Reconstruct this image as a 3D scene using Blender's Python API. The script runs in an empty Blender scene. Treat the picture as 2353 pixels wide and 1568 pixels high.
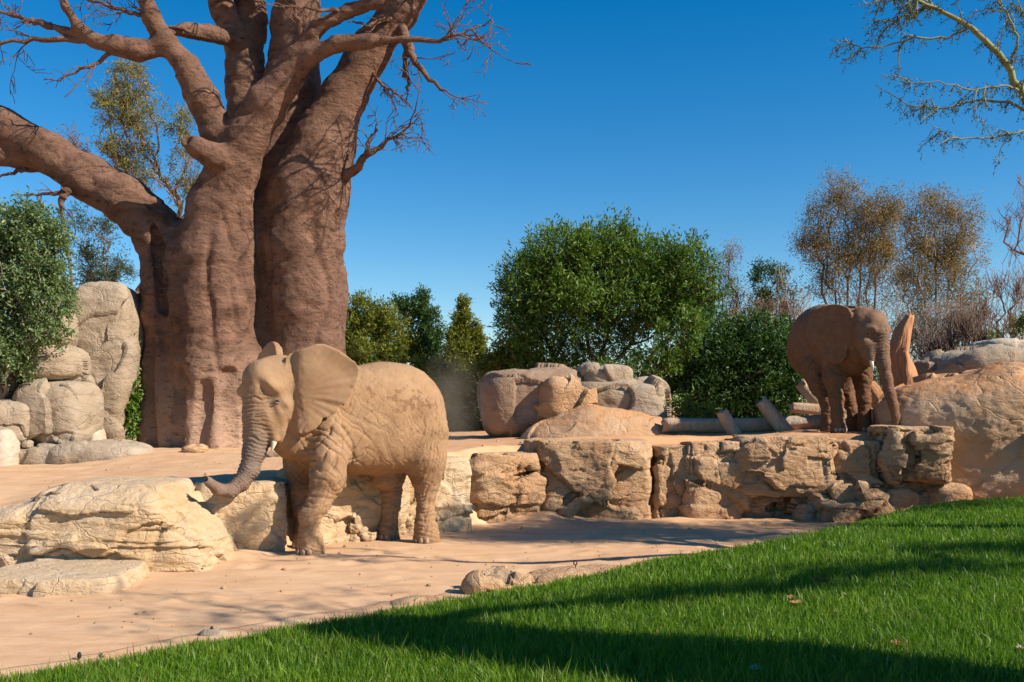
import bpy, math, random
import numpy as np
from mathutils import Vector

# ---------------------------------------------------------------- camera, sky, sun, exposure
scn = bpy.context.scene
COL = scn.collection
cam_d = bpy.data.cameras.new("camera")
cam = bpy.data.objects.new("camera", cam_d)
COL.objects.link(cam)
cam.location = (0.0, 0.0, 1.9)
cam.rotation_euler = (math.radians(90), 0, 0)
cam_d.sensor_width = 36.0
cam_d.lens = 35.0
cam_d.shift_y = 0.0665
cam_d.clip_start = 0.05
cam_d.clip_end = 6000.0
scn.camera = cam

SUN_AZ = (0.928, -0.372)
SUN_EL = math.radians(35)
SUN_TO = Vector((SUN_AZ[0], SUN_AZ[1], 0.0)) * math.cos(SUN_EL) + Vector((0, 0, math.sin(SUN_EL)))
sun_d = bpy.data.lights.new("sun", 'SUN')
sun_d.energy = 5.0
sun_d.angle = math.radians(0.53)
sun_d.color = (1.0, 0.91, 0.78)
sun = bpy.data.objects.new("sun", sun_d)
COL.objects.link(sun)
sun.location = (20, -15, 20)
sun.rotation_euler = (-SUN_TO).to_track_quat('-Z', 'Y').to_euler()

world = bpy.data.worlds.new("World")
scn.world = world
world.use_nodes = True
wn = world.node_tree
wn.nodes.clear()
w_out = wn.nodes.new('ShaderNodeOutputWorld')
w_bg = wn.nodes.new('ShaderNodeBackground')
w_sky = wn.nodes.new('ShaderNodeTexSky')
w_sky.sky_type = 'NISHITA'
w_sky.sun_disc = False
w_sky.sun_elevation = SUN_EL
w_sky.sun_rotation = math.atan2(*SUN_AZ)
w_sky.altitude = 600
w_sky.air_density = 1.0
w_sky.dust_density = 0.1
w_sky.ozone_density = 2.0
w_hsv = wn.nodes.new('ShaderNodeHueSaturation')
w_hsv.inputs['Saturation'].default_value = 1.5
w_bg.inputs['Strength'].default_value = 0.09
wn.links.new(w_sky.outputs[0], w_hsv.inputs['Color'])
wn.links.new(w_hsv.outputs[0], w_bg.inputs['Color'])
wn.links.new(w_bg.outputs[0], w_out.inputs['Surface'])

scn.view_settings.view_transform = 'Standard'
scn.view_settings.look = 'None'
scn.view_settings.exposure = 0.64
scn.view_settings.gamma = 1.0
scn.view_settings.use_curve_mapping = False
scn.render.engine = 'CYCLES'
scn.cycles.max_bounces = 6
scn.cycles.diffuse_bounces = 1
scn.cycles.glossy_bounces = 2
scn.cycles.transmission_bounces = 2
scn.cycles.transparent_max_bounces = 8
scn.cycles.volume_bounces = 0
scn.cycles.caustics_reflective = False
scn.cycles.caustics_refractive = False

# ---------------------------------------------------------------- general helpers
RNG = np.random.default_rng(11)
FV = 2286.0            # focal length in the survey's units (a 2353 unit wide view)
def V(vx, vy, Y):
    """a surveyed direction (vx, vy) taken to the distance Y -> a point of the place"""
    return np.array([(vx - 1176.5) * Y / FV, Y, 1.9 - (vy - 940.0) * Y / FV])

def tag(o, label=None, cat=None, group=None, kind=None):
    if label: o["label"] = label
    if cat: o["category"] = cat
    if group: o["group"] = group
    if kind: o["kind"] = kind
    return o

def empty(name, loc):
    o = bpy.data.objects.new(name, None)
    o.location = loc
    o.empty_display_size = 0.2
    COL.objects.link(o)
    return o

def mesh_obj(name, verts, faces, material, parent=None, origin=None, smooth=True, attrs=None, face_n=None, mats=None, mat_idx=None):
    """verts (n,3) in world; faces: (m,k) array or list; origin: world point that becomes the object's origin"""
    verts = np.asarray(verts, dtype=np.float64)
    if origin is None:
        origin = np.array(parent_world(parent)) if parent is not None else np.zeros(3)
    origin = np.asarray(origin, dtype=np.float64)
    me = bpy.data.meshes.new(name)
    lv = (verts - origin).astype(np.float32)
    if isinstance(faces, np.ndarray):
        faces = [faces]
    if isinstance(faces, list) and len(faces) and isinstance(faces[0], np.ndarray):
        loops = np.concatenate([f.ravel() for f in faces]).astype(np.int32)
        tot = np.concatenate([np.full(len(f), f.shape[1], dtype=np.int32) for f in faces])
        start = np.concatenate([[0], np.cumsum(tot)[:-1]]).astype(np.int32)
        me.vertices.add(len(lv)); me.vertices.foreach_set('co', lv.ravel())
        me.loops.add(len(loops)); me.loops.foreach_set('vertex_index', loops)
        me.polygons.add(len(tot)); me.polygons.foreach_set('loop_start', start)
        me.polygons.foreach_set('loop_total', tot)
        if mat_idx is not None:
            me.polygons.foreach_set('material_index', mat_idx.astype(np.int32))
        me.update(calc_edges=True)
        me.validate()
    else:
        me.from_pydata([tuple(v) for v in lv], [], faces)
        me.update()
    if smooth:
        me.polygons.foreach_set('use_smooth', np.ones(len(me.polygons), dtype=bool))
    if attrs:
        for k, a in attrs.items():
            a = np.asarray(a, dtype=np.float32)
            if a.ndim == 1:
                at = me.attributes.new(k, 'FLOAT', 'POINT'); at.data.foreach_set('value', a)
            else:
                at = me.attributes.new(k, 'FLOAT_COLOR', 'POINT')
                c = np.ones((len(a), 4), dtype=np.float32); c[:, :3] = a[:, :3]
                at.data.foreach_set('color', c.ravel())
    for m in (mats or [material]):
        me.materials.append(m)
    o = bpy.data.objects.new(name, me)
    COL.objects.link(o)
    if parent is not None:
        o.parent = parent
        o.location = origin - np.array(parent_world(parent))
    else:
        o.location = origin
    return o

def parent_world(p):
    v = Vector(p.location)
    while p.parent is not None:
        p = p.parent
        v = v + Vector(p.location)
    return v

# ---------------------------------------------------------------- noise (vectorised)
_perm = np.random.default_rng(5).permutation(256).astype(np.int32)
_perm = np.concatenate([_perm, _perm])
_g = np.random.default_rng(6).normal(size=(256, 3)); _g /= np.linalg.norm(_g, axis=1)[:, None]
_g = _g.astype(np.float32)
def perlin(p):
    p = np.asarray(p, dtype=np.float32)
    pi = np.floor(p).astype(np.int32); f = p - pi; pi &= 255
    u = f * f * f * (f * (f * 6 - 15) + 10)
    out = 0
    for dx in (0, 1):
        wx = u[:, 0] if dx else 1 - u[:, 0]
        a = _perm[(pi[:, 0] + dx) & 255]
        for dy in (0, 1):
            wy = u[:, 1] if dy else 1 - u[:, 1]
            b = _perm[a + ((pi[:, 1] + dy) & 255)]
            for dz in (0, 1):
                wz = u[:, 2] if dz else 1 - u[:, 2]
                g = _g[_perm[b + ((pi[:, 2] + dz) & 255)]]
                d = g[:, 0] * (f[:, 0] - dx) + g[:, 1] * (f[:, 1] - dy) + g[:, 2] * (f[:, 2] - dz)
                out = out + wx * wy * wz * d
    return out * 1.6
def fbm(p, o=4, lac=2.03, gain=0.5):
    s = 0; a = 1.0; q = np.asarray(p, dtype=np.float32)
    for i in range(o):
        s = s + a * perlin(q + i * 17.3); q = q * lac; a *= gain
    return s
def ridged(p, o=3):
    s = 0; a = 1.0; q = np.asarray(p, dtype=np.float32)
    for i in range(o):
        s = s + a * (1 - 2 * np.abs(perlin(q + i * 9.1))); q = q * 2.07; a *= 0.5
    return s
def _h3(i, s):
    n = (i[..., 0] * 73856093) ^ (i[..., 1] * 19349663) ^ (i[..., 2] * 83492791) ^ (s * 2654435761 & 0x7fffffff)
    n = (n ^ (n >> 13)) * 1274126177 & 0x7fffffff
    n = (n ^ (n >> 11)) * 668265263 & 0x7fffffff
    return ((n ^ (n >> 15)) & 0xffffff) / float(0xffffff)
def cells(p, seed=0, tilt=0.35, square=False):
    """broken-stone relief: every cell of a jittered grid is a tilted plane of its own. returns (height, gap to the next cell)"""
    p = np.asarray(p, dtype=np.float64)
    base = np.floor(p).astype(np.int64)
    best = np.full(len(p), 9e9); sec = np.full(len(p), 9e9); val = np.zeros(len(p))
    for dx in (-1, 0, 1):
        for dy in (-1, 0, 1):
            for dz in (-1, 0, 1):
                c = base + np.array([dx, dy, dz])
                pos = c + np.stack([_h3(c, seed + k) for k in (1, 2, 3)], -1)
                r = p - pos
                d = np.abs(r).max(-1) if square else np.sqrt((r * r).sum(-1))
                v = _h3(c, seed + 4) + tilt * sum(r[:, k] * (_h3(c, seed + 5 + k) * 2 - 1) for k in range(3)) * 2
                nb = d < best
                sec = np.where(nb, best, np.minimum(sec, d))
                val = np.where(nb, v, val); best = np.where(nb, d, best)
    return val, sec - best
def sstep(x, a, b):
    t = np.clip((x - a) / (b - a), 0, 1)
    return t * t * (3 - 2 * t)
def vnormals(v, q):
    """vertex normals of an all-quad (or all-tri) mesh"""
    n = np.zeros_like(v)
    if q.shape[1] == 4:
        fn = np.cross(v[q[:, 2]] - v[q[:, 0]], v[q[:, 3]] - v[q[:, 1]])
    else:
        fn = np.cross(v[q[:, 1]] - v[q[:, 0]], v[q[:, 2]] - v[q[:, 0]])
    for k in range(q.shape[1]):
        for c in range(3):
            n[:, c] += np.bincount(q[:, k], weights=fn[:, c], minlength=len(v))
    return n / np.maximum(np.linalg.norm(n, axis=1), 1e-12)[:, None]
def laplace(v, q, it=1, lam=0.5):
    e = np.concatenate([q[:, [k, (k + 1) % q.shape[1]]] for k in range(q.shape[1])])
    a = np.concatenate([e[:, 0], e[:, 1]]); b = np.concatenate([e[:, 1], e[:, 0]])
    cnt = np.maximum(np.bincount(a, minlength=len(v)), 1)
    for _ in range(it):
        m = np.stack([np.bincount(a, weights=v[b, c], minlength=len(v)) for c in range(3)], -1) / cnt[:, None]
        v = v + lam * (m - v)
    return v

# ---------------------------------------------------------------- implicit modelling: smooth unions, then a surface net
class Field:
    def __init__(self, lo, hi, h):
        self.lo = np.array(lo, float); self.h = h
        n = np.ceil((np.array(hi) - self.lo) / h).astype(int) + 1
        self.n = n
        self.ax = [(self.lo[i] + h * np.arange(n[i])).astype(np.float32) for i in range(3)]
        self.F = np.full(n, 1.0, dtype=np.float32)
    def sub(self, lo, hi):
        sl = []
        for i in range(3):
            a = int(np.clip(np.floor((lo[i] - self.lo[i]) / self.h), 0, self.n[i]))
            b = int(np.clip(np.ceil((hi[i] - self.lo[i]) / self.h) + 1, 0, self.n[i]))
            sl.append(slice(a, b))
        g = [self.ax[i][sl[i]] for i in range(3)]
        return tuple(sl), (g[0][:, None, None], g[1][None, :, None], g[2][None, None, :])
    def add(self, fn, lo, hi, k=0.05, mode='add'):
        pad = k + 2 * self.h
        sl, g = self.sub(np.array(lo) - pad, np.array(hi) + pad)
        if any(s.stop <= s.start for s in sl): return
        b = fn(*g); a = self.F[sl]
        if mode == 'add':
            t = np.clip(0.5 + 0.5 * (a - b) / k, 0, 1)
            self.F[sl] = a * (1 - t) + b * t - k * t * (1 - t)
        else:
            b = -b
            t = np.clip(0.5 - 0.5 * (a - b) / k, 0, 1)
            self.F[sl] = a * (1 - t) + b * t + k * t * (1 - t)
    def cone(self, a, b, ra, rb, k=0.05, squash=None, mode='add'):
        a = np.asarray(a, float); b = np.asarray(b, float); d = b - a; L2 = max(float(d @ d), 1e-9)
        R = max(ra, rb) * (1.0 if squash is None else max(1.0, 1.0 / squash[1]))
        def fn(x, y, z):
            px, py, pz = x - a[0], y - a[1], z - a[2]
            t = np.clip((px * d[0] + py * d[1] + pz * d[2]) / L2, 0, 1)
            qx, qy, qz = px - t * d[0], py - t * d[1], pz - t * d[2]
            if squash is not None:
                u, q = squash
                s = (qx * u[0] + qy * u[1] + qz * u[2]) * (q - 1)
                qx, qy, qz = qx + u[0] * s, qy + u[1] * s, qz + u[2] * s
            return np.sqrt(qx * qx + qy * qy + qz * qz) - (ra + (rb - ra) * t)
        self.add(fn, np.minimum(a, b) - R, np.maximum(a, b) + R, k, mode)
    def chain(self, pts, k=0.05, squash=None):
        for (p, r), (q, s) in zip(pts[:-1], pts[1:]):
            self.cone(p, q, r, s, k, squash)
    def ball(self, c, r, axes=None, k=0.05, mode='add'):
        r = np.array(r, float) * np.ones(3); c = np.asarray(c, float)
        A = np.eye(3) if axes is None else np.array(axes, float)
        def fn(x, y, z):
            px, py, pz = x - c[0], y - c[1], z - c[2]
            q = [(px * A[i][0] + py * A[i][1] + pz * A[i][2]) / r[i] for i in range(3)]
            k0 = np.sqrt(q[0] ** 2 + q[1] ** 2 + q[2] ** 2)
            k1 = np.sqrt((q[0] / r[0]) ** 2 + (q[1] / r[1]) ** 2 + (q[2] / r[2]) ** 2)
            return k0 * (k0 - 1) / np.maximum(k1, 1e-6)
        self.add(fn, c - r.max(), c + r.max(), k, mode)
    def mesh(self):
        F = self.F; nx, ny, nz = F.shape
        ins = F < 0
        cnt = np.zeros((nx - 1, ny - 1, nz - 1), dtype=np.int8)
        for dx in (0, 1):
            for dy in (0, 1):
                for dz in (0, 1):
                    cnt += ins[dx:nx - 1 + dx, dy:ny - 1 + dy, dz:nz - 1 + dz]
        mixed = (cnt > 0) & (cnt < 8)
        I, J, K = np.nonzero(mixed)
        vid = np.full(mixed.shape, -1, dtype=np.int32); vid[I, J, K] = np.arange(len(I))
        acc = np.zeros((len(I), 3)); num = np.zeros(len(I))
        cor = [(x, y, z) for x in (0, 1) for y in (0, 1) for z in (0, 1)]
        for a in range(8):
            for b in range(a + 1, 8):
                ca, cb = np.array(cor[a]), np.array(cor[b])
                if np.abs(ca - cb).sum() != 1: continue
                fa = F[I + ca[0], J + ca[1], K + ca[2]]; fb = F[I + cb[0], J + cb[1], K + cb[2]]
                c = (fa < 0) != (fb < 0)
                t = np.where(c, fa / np.where(c, fa - fb, 1), 0)
                acc += np.where(c[:, None], ca + t[:, None] * (cb - ca), 0); num += c
        v = self.lo + (np.stack([I, J, K], -1) + acc / num[:, None]) * self.h
        quads = []
        for axis in range(3):
            A = np.moveaxis(ins, axis, 0)
            W = np.moveaxis(vid, axis, 0)
            cr = A[:-1] != A[1:]
            i, j, k = np.nonzero(cr[:, 1:-1, 1:-1]); j = j + 1; k = k + 1
            q = np.stack([W[i, j - 1, k - 1], W[i, j, k - 1], W[i, j, k], W[i, j - 1, k]], -1)
            flip = ~A[i, j, k]
            if axis == 1: flip = ~flip
            q[flip] = q[flip][:, ::-1]
            quads.append(q)
        q = np.concatenate(quads)
        q = q[(q >= 0).all(1)]
        return v, q

# ---------------------------------------------------------------- tubes, leaves
class Soup:
    """collects quads/tris of one object"""
    def __init__(self): self.v = []; self.q = []; self.t = []; self.n = 0; self.a = []
    def put(self, v, q=None, t=None, a=None):
        v = np.asarray(v, float)
        if q is not None and len(q): self.q.append(np.asarray(q, np.int64) + self.n)
        if t is not None and len(t): self.t.append(np.asarray(t, np.int64) + self.n)
        self.v.append(v); self.n += len(v)
        self.a.append(np.zeros(len(v)) if a is None else np.ones(len(v)) * a)
    def tube(self, pts, rad, sides=6, cap=True, a=None):
        pts = np.asarray(pts, float); rad = np.asarray(rad, float) * np.ones(len(pts))
        n = len(pts)
        tg = np.gradient(pts, axis=0); tg /= np.maximum(np.linalg.norm(tg, axis=1), 1e-9)[:, None]
        up = np.array([0.31, 0.17, 0.93]) if abs(tg[0][2]) < 0.8 else np.array([0.9, 0.3, 0.2])
        e1 = np.cross(tg, up); e1 /= np.maximum(np.linalg.norm(e1, axis=1), 1e-9)[:, None]
        e2 = np.cross(tg, e1)
        th = np.arange(sides) * 2 * math.pi / sides
        ring = (np.cos(th)[None, :, None] * e1[:, None, :] + np.sin(th)[None, :, None] * e2[:, None, :]) * rad[:, None, None] + pts[:, None, :]
        v = ring.reshape(-1, 3)
        i = np.arange(n - 1)[:, None] * sides; j = np.arange(sides)[None, :]; j2 = (j + 1) % sides
        q = np.stack([i + j, i + j2, i + sides + j2, i + sides + j], -1).reshape(-1, 4)
        tr = None
        if cap:
            v = np.vstack([v, pts[:1], pts[-1:]])
            k = np.arange(sides); k2 = (k + 1) % sides; b = (n - 1) * sides
            tr = np.vstack([np.stack([k2, k, np.full(sides, n * sides)], -1),
                            np.stack([b + k, b + k2, np.full(sides, n * sides + 1)], -1)])
        self.put(v, q, tr, a)
    def build(self, name, material, parent=None, origin=None, smooth=True, attr='tone'):
        v = np.vstack(self.v)
        f = []
        if self.q: f.append(np.vstack(self.q))
        if self.t: f.append(np.vstack(self.t))
        return mesh_obj(name, v, f, material, parent, origin, smooth, attrs={attr: np.concatenate(self.a)})

def leaves(soup, pos, direc, length, width, rng, tone=None, fold=0.25, flip_up=0.0):
    """leaf blades: a folded diamond each (4 corners, 2 triangles)"""
    n = len(pos)
    d = direc / np.maximum(np.linalg.norm(direc, axis=1), 1e-9)[:, None]
    r = rng.normal(size=(n, 3)); r[:, 2] += flip_up
    s = np.cross(d, r); s /= np.maximum(np.linalg.norm(s, axis=1), 1e-9)[:, None]
    nn = np.cross(s, d)
    L = length * rng.uniform(0.65, 1.25, n)[:, None]; W = width * rng.uniform(0.7, 1.2, n)[:, None]
    v = np.stack([pos, pos + d * L * 0.5 + s * W * 0.5 + nn * W * fold, pos + d * L, pos + d * L * 0.5 - s * W * 0.5 + nn * W * fold], 1)
    i = np.arange(n)[:, None] * 4
    tn = rng.uniform(0, 1, n) if tone is None else tone
    b = soup.n
    soup.v.append(v.reshape(-1, 3)); soup.n += 4 * n
    soup.t.append(np.vstack([i + np.array([0, 1, 2]), i + np.array([0, 2, 3])]) + b)
    soup.a.append(np.repeat(tn, 4))

# ---------------------------------------------------------------- materials
def nmat(name, rough=0.8, spec=0.3):
    m = bpy.data.materials.new(name); m.use_nodes = True
    nt = m.node_tree
    b = nt.nodes['Principled BSDF']
    b.inputs['Roughness'].default_value = rough
    b.inputs['Specular IOR Level'].default_value = spec
    return m, nt, b
def N(nt, t, **kw):
    n = nt.nodes.new(t)
    for k, v in kw.items():
        if k.startswith('i_'):
            n.inputs[k[2:].replace('_', ' ')].default_value = v
        else: setattr(n, k, v)
    return n
def ramp(nt, fac, stops, interp='LINEAR'):
    r = N(nt, 'ShaderNodeValToRGB')
    r.color_ramp.interpolation = interp
    el = r.color_ramp.elements
    while len(el) < len(stops): el.new(0.5)
    for e, (p, c) in zip(el, stops):
        e.position = p
        e.color = (c, c, c, 1) if isinstance(c, (int, float)) else (*c, 1)
    nt.links.new(fac, r.inputs[0])
    return r.outputs[0]
def mixc(nt, fac, a, b, mode='MIX'):
    m = N(nt, 'ShaderNodeMix', data_type='RGBA', blend_type=mode)
    for s, x in ((0, fac), (6, a), (7, b)):
        if isinstance(x, (int, float)): m.inputs[s].default_value = x
        elif isinstance(x, tuple): m.inputs[s].default_value = (*x, 1)
        else: nt.links.new(x, m.inputs[s])
    return m.outputs[2]
def math_n(nt, op, a, b=None, clamp=False):
    m = N(nt, 'ShaderNodeMath', operation=op, use_clamp=clamp)
    for s, x in ((0, a), (1, b)):
        if x is None: continue
        if isinstance(x, (int, float)): m.inputs[s].default_value = x
        else: nt.links.new(x, m.inputs[s])
    return m.outputs[0]
def coord(nt, scale=(1, 1, 1), obj=False):
    if obj: src = N(nt, 'ShaderNodeTexCoord').outputs['Object']
    else: src = N(nt, 'ShaderNodeNewGeometry').outputs['Position']
    mp = N(nt, 'ShaderNodeMapping'); mp.inputs['Scale'].default_value = scale
    nt.links.new(src, mp.inputs['Vector'])
    return mp.outputs[0]
def noise(nt, vec, scale, detail=4, rough=0.55, dist=0.0):
    n = N(nt, 'ShaderNodeTexNoise', i_Scale=scale, i_Detail=detail, i_Roughness=rough, i_Distortion=dist)
    nt.links.new(vec, n.inputs['Vector'])
    return n.outputs['Fac']
def voro(nt, vec, scale, feature='DISTANCE_TO_EDGE', rnd=1.0):
    n = N(nt, 'ShaderNodeTexVoronoi', feature=feature, i_Scale=scale, i_Randomness=rnd)
    nt.links.new(vec, n.inputs['Vector'])
    return n.outputs[0]
def warp(nt, vec, scale, amt):
    n = N(nt, 'ShaderNodeTexNoise', i_Scale=scale, i_Detail=2.0)
    nt.links.new(vec, n.inputs['Vector'])
    m = N(nt, 'ShaderNodeVectorMath', operation='MULTIPLY_ADD')
    nt.links.new(n.outputs['Color'], m.inputs[0]); m.inputs[1].default_value = (amt, amt, amt)
    nt.links.new(vec, m.inputs[2])
    return m.outputs[0]
def bump(nt, b, h, dist, strength=1.0, prev=None):
    n = N(nt, 'ShaderNodeBump', i_Distance=dist, i_Strength=strength)
    nt.links.new(h, n.inputs['Height'])
    if prev is not None: nt.links.new(prev, n.inputs['Normal'])
    if b is not None: nt.links.new(n.outputs[0], b.inputs['Normal'])
    return n.outputs[0]
def attr(nt, name):
    return N(nt, 'ShaderNodeAttribute', attribute_name=name)
# ---------------------------------------------------------------- terrain
WALL = [(-60, 11.6), (-14.0, 11.6), (-5.9, 11.7), (-4.7, 11.75), (-3.75, 12.35), (-3.35, 13.1), (-2.95, 13.95), (-2.1, 14.9), (-0.85, 15.9), (0.35, 17.2), (2.35, 17.2), (3.8, 17.6), (5.6, 17.5), (6.6, 17.2), (7.6, 17.3), (8.6, 17.6), (14, 17.8), (60, 18)]
TER = np.array([(-6.4, 12.6, .50), (-8.2, 16, .78), (-5.4, 13.3, .84), (-4.3, 14.2, .90), (-3.0, 14.8, .95), (-1.2, 15.9, 1.19), (0.2, 17.6, 1.22), (0.9, 17.6, 1.40), (2.2, 17.6, 1.43),
                (3.6, 18.2, 1.40), (6.0, 18.3, 1.45), (6.8, 18.4, 1.46), (7.4, 18.2, 1.55), (-6.4, 20, 1.11), (-3.5, 20, 1.12), (-1.0, 19.5, 1.26), (1.0, 22, 1.30), (4.5, 21.5, 1.42), (9, 21, 2.0), (11, 19, 2.6),
                (-10, 18, .9), (-12, 22, 1.2), (0, 28, 1.3), (8, 28, 1.6), (-8, 28, 1.2), (-14, 14, .5), (16, 25, 2.2), (9.5, 18.8, 2.15)])
EDGE = np.array([(-60, 5.9, 0), (-12, 6.2, 0), (-3.57, 6.93, 0), (-2.44, 8.01, .0), (-1.17, 9.0, .02), (-.45, 9.7, .04), (.8, 10.45, .11), (1.55, 11.0, .19), (2.65, 11.55, .27), (4.0, 12.75, .33), (5.7, 14.7, .36), (7.1, 15.9, .4), (8.5, 16.4, .42), (14, 16.6, .45), (60, 16.6, .45)])
def wall_y(x): w = np.array(WALL); return np.interp(x, w[:, 0], w[:, 1])
def edge_y(x): return np.interp(x, EDGE[:, 0], EDGE[:, 1])
def edge_z(x): return np.interp(x, EDGE[:, 0], EDGE[:, 2])
def terrace_z(x, y):
    d2 = (x[:, None] - TER[:, 0]) ** 2 + (y[:, None] - TER[:, 1]) ** 2 + 0.25
    w = 1 / d2 ** 1.6
    return (w * TER[:, 2]).sum(1) / w.sum(1)
def wall_sd(x, y):
    """signed distance to the wall's foot line, positive on the terrace side"""
    W = np.array(WALL); best = np.full(len(x), 1e9)
    for a, b in zip(W[:-1], W[1:]):
        d = b - a; t = np.clip(((x - a[0]) * d[0] + (y - a[1]) * d[1]) / (d @ d), 0, 1)
        best = np.minimum(best, np.hypot(x - a[0] - t * d[0], y - a[1] - t * d[1]))
    return np.where(y > wall_y(x), best, -best)
def lawn_z(x, y):
    z = edge_z(x) + 0.015 + 0.02 * perlin(np.stack([x * .5, y * .5, 0 * x], -1))
    return z
def ground_h(x, y):
    x = np.atleast_1d(np.asarray(x, float)); y = np.atleast_1d(np.asarray(y, float))
    p = np.stack([x, y, 0 * x], -1)
    ws = wall_sd(x, y)
    lo = 0.03 * fbm(p * .35, 3) + 0.012 * fbm(p * np.array([1.2, 3.0, 1]), 3) + 0.004 * fbm(p * np.array([7, 9, 1]), 2)
    lo = lo + 0.10 * np.exp(-((x - .55) / .45) ** 2 - ((y - 17.0) / .5) ** 2) * 1.6 + .07 * np.exp(-(ws / .35) ** 2) * (0.4 + fbm(p * 1.3 + 4, 2))
    # old footprints of the animals
    fp = np.random.default_rng(77); 
    for k in range(150):
        fx, fy = fp.uniform(-6, 6), fp.uniform(9.5, 17)
        m_ = (np.abs(x - fx) < .5) & (np.abs(y - fy) < .5)
        if m_.any():
            rr = np.hypot(x[m_] - fx, y[m_] - fy) / .17
            lo[m_] += .010 * np.exp(-((rr - 1.25) / .35) ** 2) - .013 * np.exp(-rr ** 4)
    z_t = terrace_z(x, y) + 0.03 * fbm(p * .5 + 7, 3) + 0.014 * fbm(p * np.array([2.2, 4, 1]), 3) + 0.006 * fbm(p * 9, 2)
    near = 1 - sstep(np.hypot(x, y - 15), 24, 60)
    z_t = z_t * near + (1 - near) * (1.1 + 0.3 * fbm(p * .02, 2))
    t = sstep(ws, 0.12, 0.5)
    z = lo * (1 - t) + z_t * t
    es = edge_y(x) - y
    m = sstep(es, -0.9, 0.0)
    zl = lawn_z(x, y) - 0.02
    z = np.where(es > -1.0, z * (1 - m) + np.maximum(zl, z * (1 - m)) * m, z)
    return z
def axis(lo, hi, step, far, n=16):
    core = np.arange(lo, hi + 1e-6, step)
    g = np.geomspace(step, far, n)
    return np.concatenate([lo - np.cumsum(g)[::-1], core, hi + np.cumsum(g)])
def sand_mat():
    m, nt, b = nmat("orange_sand", 0.95, 0.08)
    p = coord(nt)
    ps = coord(nt, (0.55, 1.5, 1.0))
    n1 = noise(nt, p, 0.55, 5, 0.6); n2 = noise(nt, ps, 2.2, 6, 0.6, 0.4); n3 = noise(nt, p, 45, 4, 0.7); n4 = noise(nt, p, 9, 4, .6)
    # the trodden run is paler and pinker, the terrace further right a deeper orange
    gx = N(nt, 'ShaderNodeSeparateXYZ'); nt.links.new(N(nt, 'ShaderNodeNewGeometry').outputs['Position'], gx.inputs[0])
    zo = ramp(nt, math_n(nt, 'ADD', math_n(nt, 'MULTIPLY', gx.outputs[0], 0.07), math_n(nt, 'MULTIPLY', gx.outputs[2], 0.30)), [(0.0, 0.0), (0.62, 1.0)])
    base = mixc(nt, ramp(nt, n2, [(0.32, 0.0), (0.68, 1.0)]), (0.52, 0.305, 0.165), (0.66, 0.435, 0.265))
    base = mixc(nt, math_n(nt, 'MULTIPLY', ramp(nt, n1, [(0.35, 0.0), (0.65, 1.0)]), 0.55), base, (0.58, 0.345, 0.195))
    base = mixc(nt, math_n(nt, 'MULTIPLY', zo, 0.75), base, (0.52, 0.25, 0.115))
    base = mixc(nt, ramp(nt, n4, [(0.62, 0.0), (0.76, 0.35)]), base, (0.40, 0.22, 0.12))
    base = mixc(nt, ramp(nt, n3, [(0.66, 0.0), (0.78, 0.5)]), base, (0.28, 0.15, 0.085))
    nt.links.new(base, b.inputs['Base Color'])
    n5 = noise(nt, ps, 6, 4, 0.6, 0.3)
    h = math_n(nt, 'ADD', math_n(nt, 'MULTIPLY', n5, 1.0), math_n(nt, 'MULTIPLY', n3, 0.28))
    bump(nt, b, h, 0.035, 0.5)
    return m
SAND = sand_mat()
X = axis(-9.5, 11.0, 0.075, 420, 22); Y = axis(5.5, 24.0, 0.075, 420, 22)
gx, gy = np.meshgrid(X, Y, indexing='ij')
gz = ground_h(gx.ravel(), gy.ravel())
ni, nj = gx.shape
idx = np.arange(ni * nj).reshape(ni, nj)
q = np.stack([idx[:-1, :-1], idx[1:, :-1], idx[1:, 1:], idx[:-1, 1:]], -1).reshape(-1, 4)
gnd = mesh_obj('ground', np.stack([gx.ravel(), gy.ravel(), gz], -1), q, SAND)
tag(gnd, 'trodden orange sand of the elephant enclosure', 'ground', kind='structure')

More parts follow.
